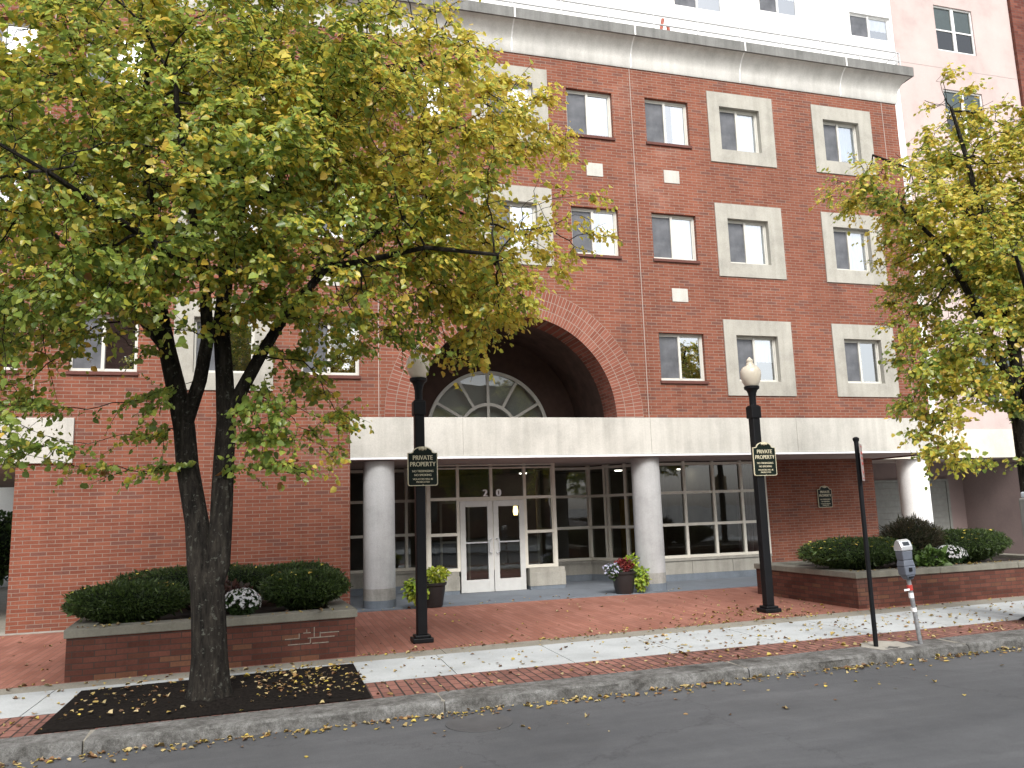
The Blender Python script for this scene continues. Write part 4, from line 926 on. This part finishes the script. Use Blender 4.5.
def pot(loc, label):
    t = thing('flower_pot', loc, label, 'flower pot', 'black pots at the entrance columns')
    MB().lathe([(0.19, 0), (0.20, 0.03), (0.255, 0.36), (0.26, 0.42), (0.285, 0.43), (0.29, 0.48), (0.26, 0.485), (0.245, 0.44)], 28).build('pot', M['pot'], t, local=True, smooth=True)
    MB().lathe([(0.001, 0.44), (0.25, 0.445)], 20).build('soil', M['soil'], t, local=True); return t
def tuft(name, parent, c, r, n, pal, size, seed, wid=0.42, power=2.0, fall=0):
    rng = np.random.default_rng(seed); P, U = blob_surface(rng, n, c, r, seed=seed, power=power); P = np.array(c)+(P-np.array(c))*rng.uniform(.4, 1, (n, 1))
    D = U + rng.normal(0, .5, P.shape) - np.array([0, 0, fall]); Nn = U*0.6 + rng.normal(0, .35, P.shape) + np.array([0, 0, .5])
    leaf_object(name, P, D, Nn, rng.uniform(.7, 1.3, n)*size, np.array(pal)[rng.integers(0, len(pal), n)]*rng.uniform(.8, 1.2, (n, 1)), M['petal'], parent, local=True, wid=wid)
p1 = pot((3.17, 16.86, 0.012), 'black pot of lime green foliage behind the left lamp post')
LIME = ((0.30, 0.40, 0.04), (0.22, 0.34, 0.04), (0.36, 0.42, 0.05))
tuft('lime_foliage', p1, (-0.33, -0.08, 0.36), (0.30, 0.26, 0.24), 320, LIME, 0.10, 41, fall=0.5)
tuft('yellow_foliage', p1, (0.08, -0.02, 0.62), (0.28, 0.24, 0.16), 520, ((0.40, 0.42, 0.04), (0.32, 0.40, 0.04)), 0.06, 42)
p2 = pot((7.5, 16.98, 0.012), 'black pot of dark red flowers and trailing lime leaves beside the right column')
tuft('red_flowers', p2, (0.0, -0.02, 0.60), (0.24, 0.22, 0.15), 750, ((0.20, 0.022, 0.028), (0.13, 0.018, 0.02), (0.25, 0.04, 0.03)), 0.045, 43)
tuft('lime_foliage', p2, (0.36, -0.12, 0.32), (0.17, 0.17, 0.30), 260, LIME, 0.085, 44, fall=0.6)
tuft('lime_foliage', p2, (0.22, 0.05, 0.68), (0.16, 0.14, 0.13), 160, LIME, 0.075, 47)
tuft('green_foliage', p2, (-0.26, -0.05, 0.50), (0.20, 0.16, 0.15), 260, ((0.07, 0.13, 0.04), (0.10, 0.17, 0.05)), 0.07, 45, fall=0.3)
tuft('pale_blue_flowers', p2, (-0.30, -0.08, 0.53), (0.21, 0.17, 0.16), 150, ((0.48, 0.50, 0.66), (0.62, 0.62, 0.72)), 0.05, 46)

# ------------------------------------------------------------------ street lamps and private-property signs
def lamp(loc, label):
    t = thing('street_lamp', loc, label, 'street lamp', 'black lamp posts with acorn globes')
    MB().box(-.155, .155, -.155, .155, 0, 0.07).box(-.12, .12, -.12, .12, 0.07, 0.11).build('base', M['black'], t, local=True, bevel=0.012)
    MB().box(-.077, .077, -.077, .077, 0.10, 3.46).build('pole', M['black'], t, local=True, bevel=0.018)
    MB().box(-.098, .098, -.098, .098, 3.44, 3.66).box(-.08, .08, -.08, .08, 3.66, 3.68).build('collar', M['black'], t, local=True, bevel=0.01)
    MB().lathe([(0.062, 3.67), (0.062, 3.84), (0.07, 3.86), (0.075, 3.90), (0.10, 3.96), (0.135, 3.985), (0.14, 4.03), (0.11, 4.04)], 24).build('neck', M['black'], t, local=True, smooth=True)
    pr = [(0.10, 4.02), (0.125, 4.05), (0.16, 4.12), (0.182, 4.20), (0.188, 4.27), (0.178, 4.33), (0.145, 4.385), (0.105, 4.41), (0.075, 4.42), (0.07, 4.445), (0.068, 4.46), (0.05, 4.475), (0.062, 4.50), (0.058, 4.53), (0.035, 4.55), (0.016, 4.575), (0.003, 4.585)]
    MB().lathe(pr, 28).build('globe', M['globe'], t, local=True, smooth=True)
    return t
def lamp_sign(loc, label, s=1.0):
    t = thing('private_property_sign', loc, label, 'sign', 'green private property signs')
    def outline(w, h, rr, aw, ah):
        pts = [(-w, -h+rr), (-w+rr*.3, -h+rr*.3), (-w+rr, -h), (w-rr, -h), (w-rr*.3, -h+rr*.3), (w, -h+rr), (w, h), (w-.04, h)]
        for i in range(0, 13): a = math.pi*i/12; pts.append((aw*math.cos(a), h+.012+ah*math.sin(a)))
        return pts + [(-w+.04, h), (-w, h)]
    W, Hh = 0.235*s, 0.255*s
    MB().prism(outline(W, Hh, .03*s, .155*s, .085*s), 0.0, 0.02, 'y').build('border', M['gold'], t, local=True)
    MB().prism(outline(W-.014*s, Hh-.012*s, .025*s, .145*s, .080*s), -0.004, 0.015, 'y').build('panel', M['green_sign'], t, local=True)
    for s_, sz, z in (('PRIVATE', .098, .145), ('PROPERTY', .098, .045), ('NO TRESPASSING', .046, -.045), ('NO SMOKING', .046, -.105), ('VIOLATORS WILL BE', .037, -.165), ('PROSECUTED', .037, -.208)):
        tx_ = MB(); text_into(tx_, s_, sz*s, 0, z*s, -0.006, 0.86 if sz > .09 else 0.92, 0.002*s if sz > .09 else 0.0008*s)
        tx_.build('lettering', M['gold'], t, local=True)
    em = MB().sphere((0, -0.008, (0.255+.062)*s), .030*s, 12, 6); em.sphere((-.045*s, -0.008, (.255+.058)*s), .020*s, 10, 6); em.sphere((.045*s, -.008, (.255+.058)*s), .020*s, 10, 6); em.sphere((0, -.007, -.236*s), .007*s, 8, 5)
    em.build('emblem', M['gold'], t, local=True)
    return t
lamp((2.17, 12.50, 0), 'black lamp post with acorn globe in front of the entrance, left of the doors')
lamp((8.42, 12.83, 0), 'black lamp post with cream acorn globe left of the right planter')
lamp((14.93, 13.15, 0), 'black lamp post at the right edge of the picture behind the grey kiosk')
lamp_sign((2.20, 12.385, 2.59), 'dark green private property sign on the lamp post in front of the entrance')
lamp_sign((8.50, 12.715, 2.645), 'dark green private property sign on the lamp post left of the right planter')
lamp_sign((14.97, 13.035, 2.60), 'dark green private property sign on the lamp post at the right picture edge')
lamp_sign((14.55, 19.06, 1.965), 'dark green private property sign fixed on the shaded ground-floor brick wall', 0.97)

# ------------------------------------------------------------------ sign pole, parking meter, kiosk
sp_ = thing('parking_sign', (7.60, 9.2, 0), 'slim black sign post with a parking sign seen nearly edge-on, at the kerb', 'sign')
MB().tube([(0, 0, 0.0), (0, 0, 2.72)], 0.030, 12).lathe([(0.038, 2.70), (0.045, 2.74), (0.02, 2.76)], 12).build('pole', M['black'], sp_, local=True, smooth=True)
pn = MB().box(-0.15, 0.15, -0.052, -0.044, 2.16, 2.66); po = pn.build('panel', plain('pinkish_sign_face', (0.30, 0.25, 0.24)), sp_, local=True, bevel=0.003)
rd = MB(); rd.box(-.13, .13, -.055, -.0515, 2.62, 2.63); rd.box(-.13, .13, -.055, -.0515, 2.19, 2.20)
for z, w in ((2.52, .10), (2.45, .08), (2.38, .10)): rd.box(-w, w, -.0555, -.0515, z, z+.035)
rd.prism([(-.09, 2.28), (-.04, 2.32), (-.04, 2.29), (.09, 2.29), (.09, 2.27), (-.04, 2.27), (-.04, 2.24)], -.0555, -.0515, 'y')
r2 = rd.build('printing', M['red_paint'], po, local=True)
po.rotation_euler.z = R(45.5)
struct(MB().prism([(7.42, 9.26), (7.50, 8.96), (8.02, 9.0), (8.12, 9.40), (7.9, 9.56), (7.6, 9.50)], -0.01, 0.007, 'z'), 'sign_footing', M['plinth'])

pm = thing('parking_meter', (8.26, 9.14, 0), 'grey parking meter with silver dome on a leaning taped pipe, at the kerb', 'parking meter')
MB().tube([(0, 0, -0.02), (-0.03, 0, .40), (-0.062, 0, 0.86)], 0.032, 12).build('pipe', M['galv'], pm, local=True, smooth=True)
MB().tube([(-.056, 0, .70), (-.060, 0, .77)], 0.042, 12).build('red_tape', M['red_paint'], pm, local=True)
tp = MB().tube([(-.050, 0, .60), (-.054, 0, .665)], 0.038, 12).tube([(-.036, 0, .42), (-.04, 0, .47)], 0.040, 12)
tp.box(-.19, -.09, -.03, -.025, .70, .725); tp.build('white_tape', M['white'], pm, local=True)
def frus(mb, x, z0, z1, w0, d0, w1, d1):
    n = len(mb.v); mb.v += [(x-w0,-d0,z0),(x+w0,-d0,z0),(x+w0,d0,z0),(x-w0,d0,z0),(x-w1,-d1,z1),(x+w1,-d1,z1),(x+w1,d1,z1),(x-w1,d1,z1)]
    for q in ((0,3,2,1),(4,5,6,7),(0,1,5,4),(1,2,6,5),(2,3,7,6),(3,0,4,7)): mb.f.append(tuple(n+i for i in q))
hd = MB(); frus(hd, -.065, .84, .90, .05, .05, .085, .075); frus(hd, -.07, .901, 1.02, .095, .08, .105, .085); frus(hd, -.075, 1.021, 1.10, .105, .085, .088, .075); frus(hd, -.08, 1.101, 1.22, .088, .075, .098, .08)
hd.build('housing', M['meter_grey'], pm, local=True, bevel=0.012)
dm = MB(); dm.prism([(-.09, 1.222), (.09, 1.222), (.09, 1.28), (.05, 1.35), (.0, 1.375), (-.05, 1.35), (-.09, 1.28)], -.185, .025, 'x')
dmo = dm.build('dome', M['meter_silver'], pm, local=True, bevel=0.015)
MB().quad((-.14, -.0865, 1.292), (-.02, -.0865, 1.292), (-.02, -.060, 1.34), (-.14, -.060, 1.34)).build('window', M['screen_glass'], dmo, local=True)
MB().box(-.11, -.03, -.095, -.07, .87, .885).box(-.10, -.04, -.092, -.078, .95, 1.0).build('coin_slot', M['black'], pm, local=True)

pm.scale = (0.86, 0.86, 1.0); pm.rotation_euler.y = -R(2.5)
ks = thing('parking_kiosk', (10.95, 9.45, 0), 'tall grey parking pay kiosk with pale cap cut by the right picture edge', 'parking kiosk')
MB().box(-.22, .22, -.16, .16, 0.0, 1.86).build('cabinet', M['kiosk'], ks, local=True, bevel=0.03)
MB().box(-.15, .23, -.17, .17, 1.86, 1.95).build('cap', plain('pale_blue_cap', (0.45, 0.50, 0.56), 0.5), ks, local=True, bevel=0.02)
MB().box(-.12, .12, -.168, -.155, 1.35, 1.6).build('display', M['screen_glass'], ks, local=True)

mh = MB().lathe([(0.33, -0.13), (0.33, -0.112), (0.29, -0.110), (0.28, -0.113), (0.001, -0.112)], 36, (1.95, 8.05, 0))
tag(mh.build('utility_cover', M['iron'], None, smooth=True), 'round cast iron utility cover set in the asphalt near the kerb', 'manhole cover')

# ------------------------------------------------------------------ fallen leaves
rng = np.random.default_rng(5); Pf = []
def scat(n, fx, fy, z):
    for _ in range(n):
        x = fx(); y = fy(x); Pf.append((x, y, z if not callable(z) else z(x, y)))
U = random.uniform; G = random.gauss
scat(1000, lambda: U(-4, 13), lambda x: k_front(x) - abs(G(0.02, 0.13)), -0.112)
scat(110, lambda: U(-4, 14), lambda x: k_front(x)-abs(G(0, .9)), -0.115)
scat(260, lambda: U(-2.0, 0.95), lambda x: U(9.0, 11.1), 0.065)
scat(190, lambda: U(-0.2, 1.0), lambda x: U(9.3, 11.1), 0.06)
scat(330, lambda: U(-4, 14), lambda x: U(k_back(x), b_back(x)), 0.006)
scat(330, lambda: U(5, 14), lambda x: U(k_back(x), p_back(x)), 0.008)
scat(430, lambda: U(-4, 14), lambda x: U(b_back(x), p_back(x)), 0.008)
scat(420, lambda: U(-4, 14), lambda x: G(a_back(x)-0.02, 0.10), 0.006)
scat(300, lambda: G(8.2, 1.5), lambda x: a_back(x) + abs(G(0, 1.0)), 0.005)
scat(260, lambda: U(-4.5, 9.8), lambda x: U(a_back(x), 16.5), 0.005)
scat(60, lambda: U(1.6, 9), lambda x: U(16.7, 17.3), 0.018)
scat(60, lambda: U(-2.4, 1.1), lambda x: 11.6+0.065*x + U(0, .25), 0.637)
scat(90, lambda: U(10, 15.4), lambda x: 12.42+0.02*(x-10) + U(0, .25), 0.637)
Pf = np.array([p for p in Pf if not (((-2.5 < p[0] < 1.15) or (9.9 < p[0] < 15.6)) and p[1] > 11.45+0.065*p[0]+(0.1 if p[0] > 5 else 0) and p[2] < 0.3)])
k = len(Pf); az = rng.uniform(0, 6.28, k)
D = np.stack([np.cos(az), np.sin(az), np.abs(rng.normal(0, .16, k))], 1); Nn = np.stack([rng.normal(0, .22, k), rng.normal(0, .22, k), np.ones(k)], 1)
FC = np.array([(0.50, 0.36, 0.10), (0.44, 0.33, 0.14), (0.55, 0.44, 0.20), (0.36, 0.22, 0.08), (0.24, 0.13, 0.06), (0.55, 0.42, 0.08), (0.16, 0.09, 0.045), (0.50, 0.40, 0.22)])
fo_ = leaf_object('fallen_leaves', Pf, D, Nn, np.clip(rng.normal(.043, .016, k), .018, .09), FC[rng.integers(0, 8, k)]*rng.uniform(.5, 0.98, (k, 1)), M['fallen'], wid=0.42, fold=rng.uniform(-.2, 1.1, (k, 1)))
tag(fo_, 'yellow and tan fallen leaves scattered over pavement, mulch and gutter', 'fallen leaves', kind='stuff')

# ------------------------------------------------------------------ far left background and the other side of the street
fh = hedge('boxwood_hedge', 'green hedge glimpsed beyond the left corner of the brick block', 'hedge', (-9.6, 30, 1.2), (3.0, 0.8, 1.1), 9000, pal=((0.05, 0.09, 0.02), (0.07, 0.12, 0.03)), size=0.12, seed=51, wid=0.3, specks=0, stemz=0)
gw = MB().box(-20, -5.5, 36, 36.4, 0, 4.5).box(-20.1, -5.4, 35.9, 36.5, 4.5, 4.6)
g0 = thing('garden_wall', (-12, 36, 0), 'pale rendered wall far behind the left edge of the brick block', 'wall'); gw.build('wall', M['stucco_white'], g0)
def far_tree(loc, rz, label, src, sc=1.0, group=None):
    c = copy_tree(src); c.location = loc; c.rotation_euler.z = rz; c.scale = (sc,)*3; c['label'] = label
    if group: c['group'] = group
    return c
far_tree((-10.5, 33, 0), 1.2, 'yellowing tree glimpsed past the left corner of the brick block', tr2, 0.8)
OG = 'trees across the street'
for loc, rz, s_, sc in (((10, -6.5, 0), 2.2, tr, 0.9), ((20, -6.0, 0), 0.7, tr, 1.0)):
    far_tree(loc, rz, 'street tree across the road, seen only reflected in the glass', s_, sc, OG)
ob = thing('added_row_house', (0, -20, 0), 'added brick row house across the road, unseen, sized to darken the glass reflections', 'house')
MB().box(-26, -2, -30, -20.02, 0, 15.5).box(-1.98, 20, -30, -20, 0, 11.5).build('wall', brick_mat('added_house_brick', (0.14, 0.07, 0.05), (0.22, 0.12, 0.09), (0.2, 0.17, 0.15)), ob)  # added house; height and width set so the glass mirrors something dark
for i in range(13):
    for z in (1.2, 4.6, 8.0):
        MB().box(-25+3.5*i, -23.7+3.5*i, -19.99, -19.93, z, z+1.8).build('window', M['dark_glass'], ob)

# parked car across the street (its reflection shows in the entrance glass)
car = thing('parked_car', (14.6, 1.55, -0.12), 'silver parked car across the road, seen only reflected in the entrance glass', 'car', None, math.atan(0.042))
prof = [(-2.2, .35), (-2.25, .70), (-2.15, .98), (-1.2, 1.08), (-0.55, 1.50), (0.1, 1.58), (1.2, 1.55), (1.9, 1.15), (2.2, 1.0), (2.25, .6), (2.2, .35)]
cb_ = MB(); secs = [(-.92, .93), (-.90, 1.0), (-.6, 1.02), (.6, 1.02), (.90, 1.0), (.92, .93)]
for y, s_ in secs:
    for x, z in prof:
        tap = 0.78 if z > 1.1 else 1.0
        cb_.v.append((x*(1 if abs(y) < .8 else .985), y*tap, .35 + (z-.35)*(1.0 if abs(y) < .8 else .97)))
K = len(prof)
for i in range(len(secs)-1):
    for j in range(K): a = i*K+j; b = i*K+(j+1) % K; cb_.f.append((a, b, b+K, a+K))
cb_.f.append(tuple(range(K))); cb_.f.append(tuple(range((len(secs)-1)*K, len(secs)*K))[::-1])
cb_.build('body', M['car_paint'], car, local=True, smooth=True, bevel=0.03)
for s_ in (-1, 1):
    MB().prism([(-1.0, 1.10), (-.50, 1.42), (.1, 1.49), (1.15, 1.46), (1.65, 1.14)], s_*.735-.02, s_*.735+.02, 'y').build('side_window', M['dark_glass'], car, local=True)
    for x in (-1.38, 1.38):
        w_ = MB(); n0 = 28
        prw = [(0.19, -.1), (.30, -.11), (.34, -.08), (.345, 0), (.34, .08), (.30, .11), (.19, .1)]
        w_.lathe(prw, n0, (0, 0, 0)); w_.v = [(x+a, s_*.86+c, .34+b) for a, b, c in w_.v]; wo = w_.build('wheel', M['tyre'], car, local=True, smooth=True)
        rm_ = MB().lathe([(0.19, -.105), (.17, -.112*1), (.04, -.09), (.19, .105)], 20); rm_.v = [(x+a, s_*.86+c, .34+b) for a, b, c in rm_.v]; rm_.build('rim', M['meter_silver'], wo, local=True)
    MB().box(-2.27, -2.15, s_*.62-.17, s_*.62+.17, .74, .90).build('headlight', M['white'], car, local=True, bevel=.03)
    MB().box(2.13, 2.26, s_*.66-.16, s_*.66+.16, .78, .98).build('tail_light', M['red_paint'], car, local=True, bevel=.03)

for o in scene.objects:
    if o.type == 'MESH': o.data.name = o.name
